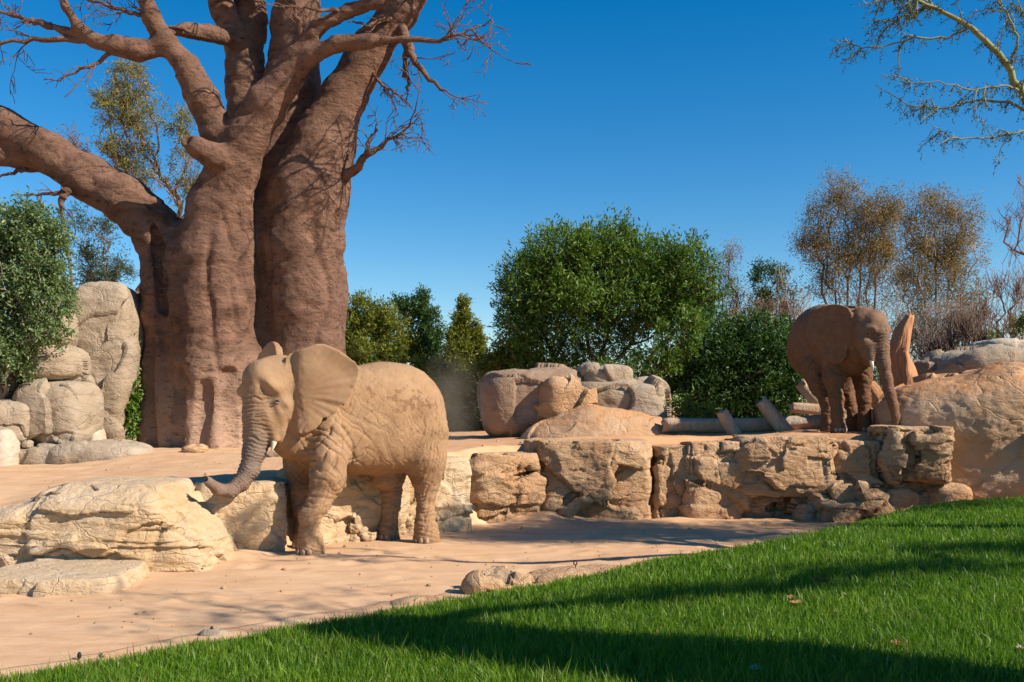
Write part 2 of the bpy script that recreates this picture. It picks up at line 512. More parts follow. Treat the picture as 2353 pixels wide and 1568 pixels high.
def rock_mat(name, c0, c1, c2, dark, sc=1.0, streak=0.4, bd=0.03, dust=None, dustk=.5):
    m, nt, b = nmat(name, 0.9, 0.15)
    p = coord(nt)
    pw = warp(nt, p, 1.4 * sc, 0.35)
    n1 = noise(nt, pw, 1.1 * sc, 5, 0.6); n2 = noise(nt, pw, 5 * sc, 6, 0.65); n3 = noise(nt, p, 38 * sc, 5, 0.7)
    pz = coord(nt, (0.9, 0.9, 3.2)); n4 = noise(nt, warp(nt, pz, 1.2, .3), 2.4 * sc, 5, .6)
    c = mixc(nt, ramp(nt, n1, [(0.33, 0.0), (0.66, 1.0)]), c0, c1)
    c = mixc(nt, ramp(nt, n2, [(0.42, 0.0), (0.7, 0.8)]), c, c2)
    c = mixc(nt, math_n(nt, 'MULTIPLY', ramp(nt, n4, [(0.5, 0.0), (0.72, 1.0)]), streak), c, dark)
    # dust settles on what faces up
    g = N(nt, 'ShaderNodeNewGeometry'); sp = N(nt, 'ShaderNodeSeparateXYZ'); nt.links.new(g.outputs['Normal'], sp.inputs[0])
    up = ramp(nt, sp.outputs[2], [(0.55, 0.0), (0.9, 1.0)])
    c = mixc(nt, math_n(nt, 'MULTIPLY', math_n(nt, 'MULTIPLY', up, ramp(nt, n2, [(.3, .2), (.6, 1.0)])), dustk), c, dust or c1)
    c = mixc(nt, ramp(nt, n3, [(0.64, 0.0), (0.8, 0.6)]), c, dark)
    nt.links.new(c, b.inputs['Base Color'])
    vo = voro(nt, warp(nt, coord(nt, (1, 1, 1.7)), 2.0 * sc, 0.6), 1.5 * sc)
    cr = ramp(nt, vo, [(0.0, 0.0), (0.022, 1.0)])
    mus = noise(nt, warp(nt, coord(nt, (1, 1, 1.8)), 3 * sc, 0.4), 7 * sc, 8, 0.62)
    h = math_n(nt, 'ADD', math_n(nt, 'MULTIPLY', mus, 1.7), math_n(nt, 'MULTIPLY', n3, 0.55))
    h = math_n(nt, 'ADD', h, math_n(nt, 'MULTIPLY', cr, 0.35))
    bump(nt, b, h, bd, 0.8)
    return m
R_CREAM = rock_mat("rock_cream", (0.53, 0.350, 0.190), (0.63, 0.485, 0.335), (0.59, 0.385, 0.19), (0.38, 0.215, 0.10), 1.0, 0.45, .045)
R_TAN = rock_mat("rock_tan", (0.43, 0.232, 0.112), (0.56, 0.380, 0.230), (0.51, 0.285, 0.138), (0.25, 0.125, 0.058), 1.0, 0.5, .05)
R_WARM = rock_mat("rock_warm", (0.45, 0.275, 0.155), (0.53, 0.365, 0.235), (0.50, 0.275, 0.135), (0.33, 0.18, 0.095), .6, 0.4, .04, (.50, .245, .105), .95)
R_GREY = rock_mat("rock_grey_tan", (0.33, 0.25, 0.17), (0.43, 0.345, 0.255), (0.38, 0.27, 0.175), (0.20, 0.14, 0.095), .8, 0.55, .04)
R_PALE = rock_mat("rock_pale", (0.46, 0.365, 0.265), (0.55, 0.46, 0.36), (0.49, 0.365, 0.245), (0.31, 0.225, 0.15), .7, 0.4, .03)
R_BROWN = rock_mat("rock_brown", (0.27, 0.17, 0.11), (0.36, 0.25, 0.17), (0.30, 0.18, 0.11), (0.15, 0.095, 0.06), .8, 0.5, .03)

_cube = {}
def cube_sphere(n):
    if n in _cube: return _cube[n]
    t = np.tan(np.linspace(-1, 1, n + 1) * math.pi / 4)
    a, b = np.meshgrid(t, t, indexing='ij'); o = np.ones_like(a)
    fs = [(o, a, b), (-o, b, a), (b, o, a), (a, -o, b), (a, b, o), (b, a, -o)]
    V_, Q_ = [], []
    for f in fs:
        p = np.stack(f, -1).reshape(-1, 3); i = np.arange((n + 1) ** 2).reshape(n + 1, n + 1) + sum(len(x) for x in V_)
        V_.append(p); Q_.append(np.stack([i[:-1, :-1], i[1:, :-1], i[1:, 1:], i[:-1, 1:]], -1).reshape(-1, 4))
    v = np.vstack(V_); q = np.vstack(Q_)
    key = np.round(v * 1e5).astype(np.int64)
    _, first, inv = np.unique(key, axis=0, return_index=True, return_inverse=True)
    v = v[first]; q = inv.ravel()[q]
    _cube[n] = (v / np.linalg.norm(v, axis=1)[:, None], q)
    return _cube[n]
def rock(name, c, r, material, seed, rot=0.0, n=40, box=0.5, facet=.06, fsize=.7, strata=0.0, ssize=(.7, .7, .26), lump=.10, fine=.012, crack=0.0, parent=None, shape=None, tilt=0.0, label=None, cat='boulder', group=None, flare=0.0, flat=0.0):
    """one stone: a rounded block (box 0 = egg, 1 = brick), cut in facets, layered, cracked and weathered"""
    d, q = cube_sphere(n)
    rng = np.random.default_rng(seed)
    pw = 2 + 5 * box
    nn = (np.abs(d) ** pw).sum(1) ** (1 / pw)
    r = np.array(r, float)
    v = d / nn[:, None] * r
    if flare: v[:, :2] *= (1 + flare * np.clip(-v[:, 2:3] / r[2], -1, 1))
    if shape is not None: v = shape(v, r)
    off = rng.uniform(-40, 40, 3)
    nr = vnormals(v, q)
    m = r.mean()
    v = v + nr * (lump * m * fbm((v + off) * (0.9 / m), 3))[:, None]
    if facet:
        nr = vnormals(v, q)
        wv = v + 0.12 * m * np.stack([perlin((v + off) * 2 / m + k * 7) for k in range(3)], -1)
        h, gap = cells(wv / fsize + off, seed, .5, box > .65)
        v = v + nr * (facet * (h - .5) - crack * np.exp(-(gap / .045) ** 2))[:, None]
    if strata:
        nr = vnormals(v, q); nr[:, 2] *= .25
        wv = v + .055 * np.stack([perlin((v + off) * 1.7 + k * 7) for k in range(3)], -1)
        h, gap = cells(wv / np.array(ssize) + off, seed + 77, .30, True)
        h2, _ = cells(wv / (np.array(ssize) * .42) + off, seed + 78, .4, True)
        top = 1 - .6 * sstep(v[:, 2] / r[2], .55, 1)
        v = v + nr * ((strata * (h - .6) + strata * .22 * (h2 - .5)) * top)[:, None]
    nr = vnormals(v, q)
    v = v + nr * (fine * fbm((v + off) * 6, 4) - fine * .8 * crease(perlin((v + off) * np.array([3.5, 3.5, 8])), .10))[:, None]
    if flat:
        zt = r[2] * flat; e = v[:, 2] - zt
        v[:, 2] = np.where(e > -.06, zt + np.where(e > 0, e * .12, e) * 1.0 + .012 * fbm((v + off) * 2.2, 3), v[:, 2])
    ca, sa = math.cos(rot), math.sin(rot)
    if tilt:
        ct, st = math.cos(tilt), math.sin(tilt)
        v = np.stack([v[:, 0] * ct + v[:, 2] * st, v[:, 1], -v[:, 0] * st + v[:, 2] * ct], -1)
    v = np.stack([v[:, 0] * ca - v[:, 1] * sa, v[:, 0] * sa + v[:, 1] * ca, v[:, 2]], -1) + np.asarray(c, float)
    o = mesh_obj(name, v, q, material, parent, origin=np.array([c[0], c[1], c[2]]))
    if label: tag(o, label, cat, group)
    return o
def rock_box(x0, x1, y0, y1, Y, ry):
    """centre and half sizes of a stone surveyed between x0..x1, y0..y1, its front at Y, ry deep (half)"""
    Yc = Y + ry
    a = V(x0, y1, Y + .5 * ry); b = V(x1, y0, Y + .5 * ry)
    return np.array([(a[0] + b[0]) / 2, Yc, (a[2] + b[2]) / 2]), np.array([(b[0] - a[0]) / 2, ry, (b[2] - a[2]) / 2])
def crease(n, w):
    return np.exp(-(n / w) ** 2)
# ---------------------------------------------------------------- the terrace's rock wall: one thing, every block a part
wall = empty('rock_wall', (1.2, 16.8, 0.0))
tag(wall, 'long low wall of sandstone blocks holding up the sand terrace', 'rock wall')
def block(x0, x1, y0, y1, Y, ry, seed, mat_=None, rot=0.0, **kw):
    if y1 > 1150: y1 += 40; y0 -= 3
    c, r = rock_box(x0, x1, y0, y1, Y, ry)
    a = dict(n=64, box=.78, facet=.13, fsize=.85, strata=.13, ssize=(.9, .9, .42), lump=.05, fine=.010, crack=.028, flat=.86)
    a.update(kw)
    return rock('rock_block', c, r, mat_ or R_TAN, seed, rot, parent=wall, **a)
# from the elephant's side to the right end
block(440, 650, 1094, 1300, 12.95, .5, 21, R_CREAM, math.radians(20), strata=.03, facet=.05, box=.72, crack=.012)
block(640, 930, 1050, 1275, 14.15, .55, 22, R_CREAM, math.radians(42), strata=.06, facet=.08, box=.78)
block(860, 1068, 1038, 1250, 15.15, .55, 23, R_CREAM, math.radians(36), strata=.04, facet=.07, box=.82)
block(1046, 1232, 1030, 1205, 16.6, .6, 24, R_TAN, math.radians(30), strata=.13, box=.7)
block(1218, 1500, 998, 1212, 16.95, .75, 25, R_TAN, 0.05, facet=.24, strata=.07, fsize=.95, n=80)
block(1485, 1575, 1012, 1200, 17.25, .55, 26, R_TAN, 0.2, strata=.08, flare=-.06)
block(1560, 1700, 1002, 1195, 17.2, .6, 27, R_TAN, 0.1, facet=.13, strata=.08, flare=-.06)
block(1682, 1930, 992, 1150, 17.0, .7, 28, R_TAN, -0.05, facet=.16, strata=.09, n=80, ssize=(.9, .9, .5))
block(1690, 1900, 1120, 1200, 17.5, .45, 29, R_TAN, 0.0, strata=.12)
block(1905, 2030, 1002, 1150, 17.15, .55, 30, R_TAN, -0.1, strata=.10)
block(2030, 2186, 970, 1118, 16.75, .62, 31, R_TAN, -0.12, facet=.13, strata=.13, n=80, ssize=(.9, .9, .34))
block(2015, 2165, 1100, 1190, 17.05, .5, 32, R_TAN, -0.1, strata=.12, flare=.04)
block(1880, 2055, 1098, 1190, 16.7, .42, 33, R_TAN, 0.1, flat=0, box=.35, facet=.22, fsize=.5, strata=.08)
block(1830, 1895, 1150, 1190, 16.9, .3, 34, R_TAN, 0.3, flat=0, box=.3, n=36)
# rubble at the wall's foot behind the elephant
for k, (x, y, w, hgt) in enumerate([(800, 1232, 16, 9), (836, 1228, 18, 12), (815, 1212, 20, 14), (775, 1236, 12, 8), (928, 1195, 22, 12)]):
    c, r = rock_box(x - w, x + w, y - hgt, y + hgt, 14.2 if x < 900 else 14.9, .1)
    rock('rock_block', c, r, R_CREAM, 300 + k, k * .7, n=16, box=.4, facet=.05, fsize=.15, lump=.15, fine=.005, parent=wall)

# ---------------------------------------------------------------- boulders, each a thing of its own
def boulder(label, x0, x1, y0, y1, Y, ry, seed, material, rot=0.0, cat='boulder', name='boulder', group=None, **kw):
    c, r = rock_box(x0, x1, y0, y1, Y, ry)
    a = dict(n=56, box=.3, facet=.06, fsize=1.0, lump=.05, fine=.007)
    a.update(kw)
    return rock(name, c, r, material, seed, rot, label=label, cat=cat, group=group, **a)
GL = 'boulders piled up at the left'
def slab_shape(v, r):
    v = v.copy()
    t = v[:, 0] / r[0]
    v[:, 0] = np.where(t > 0, v[:, 0] * (1 - .26 * sstep(v[:, 2] / r[2], -.5, .9)), v[:, 0])
    v[:, 2] = np.where(v[:, 2] > 0, v[:, 2] * (1 - .62 * sstep(-t, .0, 1.0)) * (1 - .22 * sstep(-v[:, 1] / r[1], .1, 1.0)) * (1 - .35 * sstep(t, .72, 1.0)), v[:, 2])
    return v
boulder('big cream layered rock slab in the left foreground, its top sloping down to the left', -130, 500, 1098, 1395, 11.55, .95, 41, R_CREAM, 0.03, box=.6, facet=.10, fsize=1.2, strata=.085, ssize=(1.6, 1.6, .24), lump=.05, flat=.9, n=96, shape=slab_shape, cat='rock', name='rock_slab', crack=.02)
boulder('flat pale rock shelf half buried in the sand at the lower left', -70, 285, 1300, 1460, 10.15, .75, 42, R_CREAM, 0.02, box=.4, facet=.04, lump=.05, strata=.02, flat=.75, n=64, cat='rock', name='rock_slab')
boulder('tall rough rock standing between the round boulders and the baobab', 152, 306, 640, 1030, 19.7, .85, 43, R_GREY, 0.15, box=.5, facet=.13, fsize=1.5, n=80, lump=.07, crack=.02, group=GL, shape=lambda v, r: v * np.stack([1 - .28 * sstep(-v[:, 2] / r[2], -.3, .9), np.ones(len(v)), np.ones(len(v))], -1))
boulder('large smooth round boulder, biggest of the pile at the left', 34, 204, 874, 1040, 18.5, .7, 44, R_GREY, -0.1, box=.32, facet=.08, fsize=1.3, n=64, group=GL)
boulder('flattened boulder lying on top of the large round boulder', 40, 174, 802, 872, 18.75, .65, 45, R_GREY, 0.1, box=.4, facet=.12, group=GL)
boulder('boulder under the hanging leaves of the left tree, at the top of the pile', 56, 158, 715, 798, 19.1, .7, 46, R_GREY, 0.2, box=.45, facet=.10, group=GL)
boulder('shaded boulder under the left tree at the picture edge', -60, 48, 820, 930, 18.9, .7, 47, R_GREY, 0.0, box=.45, facet=.12, group=GL)
boulder('rounded lumpy boulder left of the large round boulder', -40, 62, 925, 1022, 18.1, .5, 48, R_GREY, 0.3, box=.35, facet=.14, fsize=.6, group=GL)
boulder('pale upright boulder cut by the left picture edge, below the lumpy one', -50, 27, 985, 1104, 17.8, .5, 49, R_PALE, 0.1, box=.45, facet=.08, group=GL)
boulder('wide base stone under the large round boulder', 20, 186, 1024, 1106, 18.2, .55, 50, R_GREY, 0.0, box=.55, facet=.06, group=GL)
boulder('smooth low grey-tan rock hump in front of the tall rough rock', 95, 332, 1014, 1096, 18.1, .7, 51, R_GREY, 0.05, box=.2, facet=.04, lump=.06, group=GL)
boulder('small pebble wedged under the large round boulder', 48, 72, 1012, 1032, 18.3, .12, 52, R_GREY, 0.0, n=20, box=.2, facet=.02, fsize=.3, group=GL)
boulder('rough foot stone between the large round boulder and the tall rough rock', 165, 225, 985, 1030, 19.0, .35, 53, R_PALE, 0.4, facet=.12, fsize=.4, group=GL)
GM = 'boulders at the middle of the terrace'
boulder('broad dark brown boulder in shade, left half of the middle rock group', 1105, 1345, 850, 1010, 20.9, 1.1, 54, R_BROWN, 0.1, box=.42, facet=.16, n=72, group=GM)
boulder('broad cracked tan boulder, right half of the middle rock group', 1315, 1532, 872, 1005, 20.8, 1.0, 55, R_GREY, -0.05, box=.55, facet=.14, n=72, crack=.03, group=GM)
boulder('cap rock perched on top of the middle rock group', 1328, 1456, 833, 898, 20.9, .65, 56, R_GREY, 0.2, box=.2, facet=.12, crack=.02, group=GM)
boulder('tan boulder between the dark and the cracked one, middle rock group', 1240, 1355, 868, 990, 20.6, .8, 57, R_TAN, 0.2, box=.4, facet=.2, fsize=.6, group=GM)
boulder('low pale whaleback rock in front of the middle rock group', 1185, 1580, 934, 1150, 19.5, .9, 58, R_WARM, 0.03, box=.0, facet=.05, lump=.07, n=64, group=GM)
GR = 'boulders at the right'
boulder('huge smooth boulder at the right edge, orange sand on its shoulder', 2075, 2560, 852, 1205, 16.9, 2.0, 59, R_WARM, -0.35, box=.32, facet=.11, fsize=1.7, lump=.08, n=96, group=GR, tilt=-.12, fine=.012)
boulder('grey-brown boulder behind the huge right boulder', 2160, 2480, 792, 935, 21.2, 1.2, 60, R_GREY, 0.1, box=.3, facet=.14, n=64, group=GR)
boulder('pale boulder top peeping over the grey-brown boulder at the right edge', 2262, 2460, 776, 850, 23.4, 1.0, 61, R_PALE, 0.0, box=.35, facet=.08, group=GR)
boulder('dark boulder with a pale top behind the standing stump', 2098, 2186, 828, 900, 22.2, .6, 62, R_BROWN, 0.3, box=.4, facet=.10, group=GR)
boulder('low brown stone at the foot of the huge right boulder', 2140, 2235, 1112, 1180, 16.75, .45, 63, R_TAN, 0.0, box=.25, facet=.05, group=GR)
boulder('small brown stone lying on the sand behind the near elephant', 607, 662, 1037, 1066, 17.5, .2, 64, R_BROWN, 0.0, n=24, box=.3, facet=.06, fsize=.3, cat='stone', name='stone')
boulder('small tan stone lying against the baobab foot', 415, 470, 1022, 1046, 18.6, .25, 65, R_TAN, 0.0, n=24, box=.1, facet=.03, fsize=.3, cat='stone', name='stone')
# edging stones of the lawn
GE = 'edging stones along the lawn'
boulder('split brown edging stone with a peg on it, at the middle of the lawn edge', 1066, 1228, 1324, 1385, 10.1, .3, 66, R_TAN, 0.15, n=48, box=.45, facet=.10, fsize=.3, crack=.015, group=GE, cat='stone', name='edging_stone')
boulder('long low edging stone right of the split one, a ringed peg behind it', 1205, 1470, 1308, 1385, 10.75, .32, 67, R_TAN, 0.2, n=48, box=.3, facet=.04, group=GE, cat='stone', name='edging_stone')
boulder('flat sunken edging stone left of the split one', 890, 1090, 1378, 1450, 9.6, .22, 68, R_TAN, 0.3, n=40, box=.3, facet=.03, group=GE, cat='stone', name='edging_stone')
boulder('small grey edging stone in the grass at the left half of the lawn', 452, 522, 1453, 1500, 8.3, .12, 69, R_GREY, 0.2, n=28, box=.3, facet=.03, fsize=.2, group=GE, cat='stone', name='edging_stone')
boulder('smallest edging stone, at the far left of the lawn', 150, 240, 1515, 1556, 7.45, .12, 70, R_TAN, 0.1, n=28, box=.3, facet=.03, fsize=.2, group=GE, cat='stone', name='edging_stone')
# ---------------------------------------------------------------- elephants
def cat_rom(tab, n=160):
    """smooth table over its first column"""
    tab = np.array(tab, float); o = np.argsort(tab[:, 0]); tab = tab[o]
    x = tab[:, 0]; xs = np.linspace(x[0], x[-1], n); out = [xs]
    for c in range(1, tab.shape[1]):
        y = tab[:, c]; m = np.gradient(y, x)
        i = np.clip(np.searchsorted(x, xs) - 1, 0, len(x) - 2)
        h = x[i + 1] - x[i]; t = (xs - x[i]) / h
        out.append((2*t**3-3*t**2+1)*y[i] + (t**3-2*t**2+t)*h*m[i] + (-2*t**3+3*t**2)*y[i+1] + (t**3-t**2)*h*m[i+1])
    return np.array(out)
def poly_sd(a, b, P):
    """signed distance to a closed polygon, vectorised"""
    P = np.asarray(P, float); n = len(P)
    d = np.full(np.broadcast(a, b).shape, 1e9, dtype=np.float32); s = np.ones_like(d)
    for i in range(n):
        j = (i - 1) % n
        ex, ey = P[j] - P[i]
        wx, wy = a - P[i][0], b - P[i][1]
        t = np.clip((wx * ex + wy * ey) / max(ex * ex + ey * ey, 1e-9), 0, 1)
        d = np.minimum(d, (wx - ex * t) ** 2 + (wy - ey * t) ** 2)
        c1 = b >= P[i][1]; c2 = b < P[j][1]; c3 = ex * wy > ey * wx
        fl = (c1 & c2 & c3) | (~c1 & ~c2 & ~c3)
        s = np.where(fl, -s, s)
    return s * np.sqrt(d)
def smooth_poly(P, it=2):
    P = np.asarray(P, float)
    for _ in range(it):
        Q = np.roll(P, -1, 0)
        P = np.stack([0.75 * P + 0.25 * Q, 0.25 * P + 0.75 * Q], 1).reshape(-1, 2)
    return P
class Frame:
    def __init__(s, O, ang):
        s.O = np.array([O[0], O[1], 0.0]); s.h = np.array([math.cos(ang), math.sin(ang), 0]); s.l = np.array([-s.h[1], s.h[0], 0]); s.z = np.array([0, 0, 1.0])
    def ray(s, vx, vy, lat):
        """where a surveyed direction meets the plane that lies lat metres left of the animal's middle plane"""
        k = (vx - 1176.5) / FV
        B = s.O + lat * s.l
        t = (k * B[1] - B[0]) / (s.h[0] - k * s.h[1])
        Y = B[1] + t * s.h[1]
        return np.array([B[0] + t * s.h[0], Y, 1.9 - (vy - 940) * Y / FV])
    def at(s, a, lat, z):
        return s.O + a * s.h + lat * s.l + np.array([0, 0, z])
def body_loft(F, fr, secs, k, power=2.25):
    T = cat_rom(secs)
    xs, zc, hz, w = T; hz = np.maximum(hz, 0.02); w = np.maximum(w, 0.02)
    pts = np.array([fr.at(xs[0], 0, 0), fr.at(xs[-1], 0, 0)])
    lo = pts.min(0) - 0.85; hi = pts.max(0) + 0.85
    lo[2] = (zc - hz).min() - .05; hi[2] = (zc + hz).max() + .05
    def fn(x, y, z):
        s_ = (x - fr.O[0]) * fr.h[0] + (y - fr.O[1]) * fr.h[1]
        l_ = (x - fr.O[0]) * fr.l[0] + (y - fr.O[1]) * fr.l[1]
        c = np.interp(s_, xs, zc).astype(np.float32); H = np.interp(s_, xs, hz).astype(np.float32); W = np.interp(s_, xs, w).astype(np.float32)
        q = ((np.abs(l_) / W) ** power + (np.abs(z - c) / H) ** power) ** (1 / power)
        return np.maximum((q - 1) * np.minimum(W, H), np.maximum(s_ - xs[-1], xs[0] - s_))
    F.add(fn, lo, hi, k)
def ear_bend(a, step): return step * (1 - np.exp(-np.clip(a + .05, 0, 9) / .11))
def ear_sheet(F, A, u, poly, t=0.02, k=0.04, curl=0.10, ripple=0.02, step=0.0):
    """a thin curved sheet: outline poly in (along u, height) about A"""
    u = np.asarray(u, float); u = u / np.linalg.norm(u)
    nrm = np.cross(u, [0, 0, 1.0])
    P = np.asarray(poly, float)
    c3 = np.array([A + u * p[0] + np.array([0, 0, p[1]]) for p in P])
    def fn(x, y, z):
        a = (x - A[0]) * u[0] + (y - A[1]) * u[1]
        b = (z - A[2]) + 0 * a
        c = (x - A[0]) * nrm[0] + (y - A[1]) * nrm[1]
        c0 = ear_bend(a, step) + curl * (a / 0.9) ** 2 - 0.025 * np.sin(np.clip(a, 0, 1) * 3.1) + ripple * np.sin(b * 9 + a * 4) * np.clip(a * 1.3, 0, 1)
        th = t + 0.03 * np.exp(-np.clip(a, 0, 9) / 0.1)
        return np.maximum(poly_sd(a, b, P), np.abs(c - c0) - th)
    F.add(fn, c3.min(0) - 0.22, c3.max(0) + 0.22, k)
def poly_param(P, pts):
    """arclength position and distance of the points to a polyline"""
    pts = np.asarray(pts, float); best = np.full(len(P), 9e9); L = np.zeros(len(P)); acc = 0
    for a, b in zip(pts[:-1], pts[1:]):
        d = b - a; l = np.linalg.norm(d)
        t = np.clip(((P - a) @ d) / (l * l), 0, 1)
        r = np.linalg.norm(P - a - t[:, None] * d, axis=1)
        m = r < best
        best = np.where(m, r, best); L = np.where(m, acc + t * l, L); acc += l
    return L, best
def crease(n, w):
    return np.exp(-(n / w) ** 2)

def skin_mat():
    m, nt, b = nmat("elephant_skin", 0.85, 0.18)
    at = attr(nt, 'gray').outputs['Fac']; am = attr(nt, 'mud_shade').outputs['Fac']
    p = coord(nt)
    n1 = noise(nt, p, 2.3, 5, 0.6); n2 = noise(nt, p, 9.0, 5, 0.65); n3 = noise(nt, p, 60, 3, 0.6)
    dust = mixc(nt, ramp(nt, n1, [(0.3, 0.0), (0.7, 1.0)]), (0.300, 0.168, 0.082), (0.390, 0.240, 0.132))
    dust = mixc(nt, ramp(nt, n2, [(0.5, 0.0), (0.78, 0.5)]), dust, (0.27, 0.125, 0.055))
    gray = mixc(nt, n2, (0.13, 0.095, 0.075), (0.235, 0.172, 0.130))
    c = mixc(nt, at, dust, gray)
    c = mixc(nt, am, c, (0.150, 0.064, 0.030))
    c = mixc(nt, math_n(nt, 'MULTIPLY', ramp(nt, n3, [(0.4, 0.0), (0.8, 1.0)]), 0.35), c, (0.43, 0.285, 0.17))
    nt.links.new(c, b.inputs['Base Color'])
    pw = warp(nt, coord(nt, (1, 1, 1.5)), 4, 0.25)
    v1 = voro(nt, pw, 11); v2 = voro(nt, pw, 30)
    h = math_n(nt, 'ADD', math_n(nt, 'MULTIPLY', ramp(nt, v1, [(0, 0.0), (0.07, 1.0)]), .55), math_n(nt, 'MULTIPLY', ramp(nt, v2, [(0, 0.0), (0.12, 1.0)]), 0.35))
    h = math_n(nt, 'ADD', h, math_n(nt, 'MULTIPLY', n3, 0.35))
    h = math_n(nt, 'MULTIPLY', h, math_n(nt, 'SUBTRACT', 1.0, math_n(nt, 'MULTIPLY', attr(nt, 'plain').outputs['Fac'], .85)))
    bump(nt, b, h, 0.012, 0.5)
    return m

def make_elephant(name, label, fr, base, build, h=0.014, seed=0):
    """build(F) fills the field and returns what the skin relief needs"""
    info = build['box']
    F = Field(info[0], info[1], h)
    r = build['fill'](F)
    # feet stand flat on the ground
    z = F.ax[2][None, None, :]
    F.F = np.maximum(F.F, (base[2] - 0.015) - z)
    v, q = F.mesh()
    v = laplace(v, q, 2, 0.5)
    nrm = vnormals(v, q)
    s_ = (v - fr.O) @ fr.h; l_ = (v - fr.O) @ fr.l; zz = v[:, 2] - base[2]
    L, dist = poly_param(v, r['trunk'])
    _, hd = poly_param(v, r['face'])
    tw = sstep(0.30 - dist, 0.0, 0.10) * r['headmask'](v)
    o = seed * 31.7
    nz = perlin(v * 6 + o)
    tot = max(L.max(), 1e-6)
    # rings round the trunk
    ph = L / (0.056 - 0.016 * L / tot) + 0.9 * perlin(v * np.array([5, 5, 3]) + o) + 0.35 * perlin(v * 17 + o)
    ring = np.abs(np.sin(math.pi * ph)) ** 0.7
    disp = -0.021 * (1 - ring) * tw * (1 - 0.65 * sstep(L / tot, 0.72, 0.95))
    # creases of the body: slanting families, stronger at shoulder, flank and joints
    pl = np.stack([s_, l_, zz], -1)
    legw = sstep(1.02 - zz, 0, 0.25) * (1 - tw)
    earw = r['earmask'](v)
    headw = r['headmask'](v)
    bodyw = (1 - legw) * (1 - tw) * (1 - earw) * (1 - .6 * headw)
    w1 = pl + 0.05 * np.stack([perlin(pl * 5 + o), perlin(pl * 5 + 9 + o), perlin(pl * 5 + 21 + o)], -1)
    a1 = np.stack([(w1[:, 0] * 0.75 + w1[:, 2] * 0.66) * 11, (w1[:, 0] * 0.66 - w1[:, 2] * 0.75) * 1.4, w1[:, 1] * 3], -1)
    a2 = np.stack([(w1[:, 0] * 0.70 - w1[:, 2] * 0.71) * 11, (w1[:, 0] * 0.71 + w1[:, 2] * 0.70) * 1.4, w1[:, 1] * 3], -1)
    a3 = np.stack([(w1[:, 0] + .25 * w1[:, 2]) * 13, w1[:, 2] * 1.6, w1[:, 1] * 6], -1)
    a4 = np.stack([w1[:, 0] * 3.5, w1[:, 1] * 3.5, w1[:, 2] * 17], -1)
    sh = np.exp(-((s_ - r['shoulder']) / 0.42) ** 2)
    hip = np.exp(-((s_ - r['hip']) / 0.38) ** 2)
    mot = 0.55 + 0.45 * sstep(perlin(pl * 1.7 + 3 + o), -0.3, 0.4)
    top = sstep(zz, 2.45, 1.5)
    disp -= bodyw * mot * (0.020 * crease(perlin(a1 + o), 0.13) * (0.5 + sh) + 0.019 * crease(perlin(a2 + 5 + o), 0.12) * (0.45 + 0.8 * sh)
                     + 0.020 * crease(perlin(a3 + 7 + o), 0.17) * hip) * (0.3 + 0.7 * top)
    disp -= legw * (0.015 * crease(perlin(a4 + o), 0.27) + 0.008 * crease(perlin(a3 + 2 + o), 0.2))
    # knees and ankles sag in folds
    for (c, rad, amp) in r['folds']:
        w = np.exp(-(np.linalg.norm(v - c, axis=1) / rad) ** 2)
        disp -= amp * w * crease(perlin(v * np.array([5, 5, 20]) + o + 40), 0.35) - 0.6 * amp * w
    # ear: fans of soft ribs and a wavy rim
    e_u = np.linalg.norm((v - r['ear_c'])[:, :2], axis=1); e_a = np.arctan2(v[:, 2] - r['ear_c'][2], e_u + 1e-6)
    disp += earw * 0.015 * perlin(np.stack([e_a * 7, e_u * 1.5, l_ * 0.5], -1) + o) * sstep(e_u, 0.1, 0.5)
    disp += 0.012 * fbm(v * 2.6 + o, 3) * (1 - 0.7 * earw) + 0.0012 * fbm(v * 22 + o, 2)
    v = v + nrm * disp[:, None]
    gray = np.clip(tw * (0.35 + 0.75 * sstep(L / tot, 0.05, 0.55)) + r['graymask'](v) + 0.25 * nz, 0, 1)
    mud_shade = np.clip(sstep(fbm(pl * 2.0 + 50 + o, 3), 0.35, 0.9) * 0.25 + r['mud_shade_mask'](v, s_, l_, zz, fbm(pl * 9 + o, 3)), 0, 1)
    build['verts'] = v
    root = empty(name, base)
    body = mesh_obj('body', v, q, SKIN, root, attrs={'gray': gray, 'mud_shade': mud_shade, 'plain': np.clip(earw + .6 * headw, 0, 1)})
    tag(root, label, 'elephant', 'African elephants of the enclosure')
    return root

def eyes(root, verts, fr, vx, vy, r=.030):
    """set an eye into the skin where it was surveyed, and its twin across the middle plane, each under a lid"""
    k = (verts[:, 1] > 1); d = np.hypot(1176.5 + FV * verts[:, 0] / verts[:, 1] - vx, 940 + FV * (1.9 - verts[:, 2]) / verts[:, 1] - vy)
    c = verts[d < 2.5]; p = c[np.argmin(c[:, 1])]
    for q_ in (p, p - 2 * ((p - fr.O) @ fr.l) * fr.l):
        o = fr.l * np.sign((q_ - fr.O) @ fr.l)
        v, q = blob(q_ - o * r * .30, [fr.z, fr.h, o], (r * .72, r, r * .8), 9); mesh_obj('eye', v, q, M_EYE, root)
        for sg, w in ((1, .9), (-1, .8)):
            t = np.linspace(-1, 1, 9); s = Soup()
            pts = q_ + np.outer(t * r * 1.5, fr.h) + np.outer(sg * r * w * np.sqrt(np.maximum(1 - (t / 1.05) ** 2, .05)), fr.z) + o * (r * .18)
            s.tube(pts, r * np.array([.12, .25, .34, .4, .42, .4, .34, .25, .12]), 6)
            o_ = s.build('eyelid', SKIN, root)
            for nm in ('gray', 'mud_shade'):
                at = o_.data.attributes.new(nm, 'FLOAT', 'POINT'); at.data.foreach_set('value', np.full(len(o_.data.vertices), .6 if nm == 'gray' else 0.0, dtype=np.float32))
def horn(pts, rad, sides=10):
    s = Soup(); s.tube(pts, rad, sides); return s
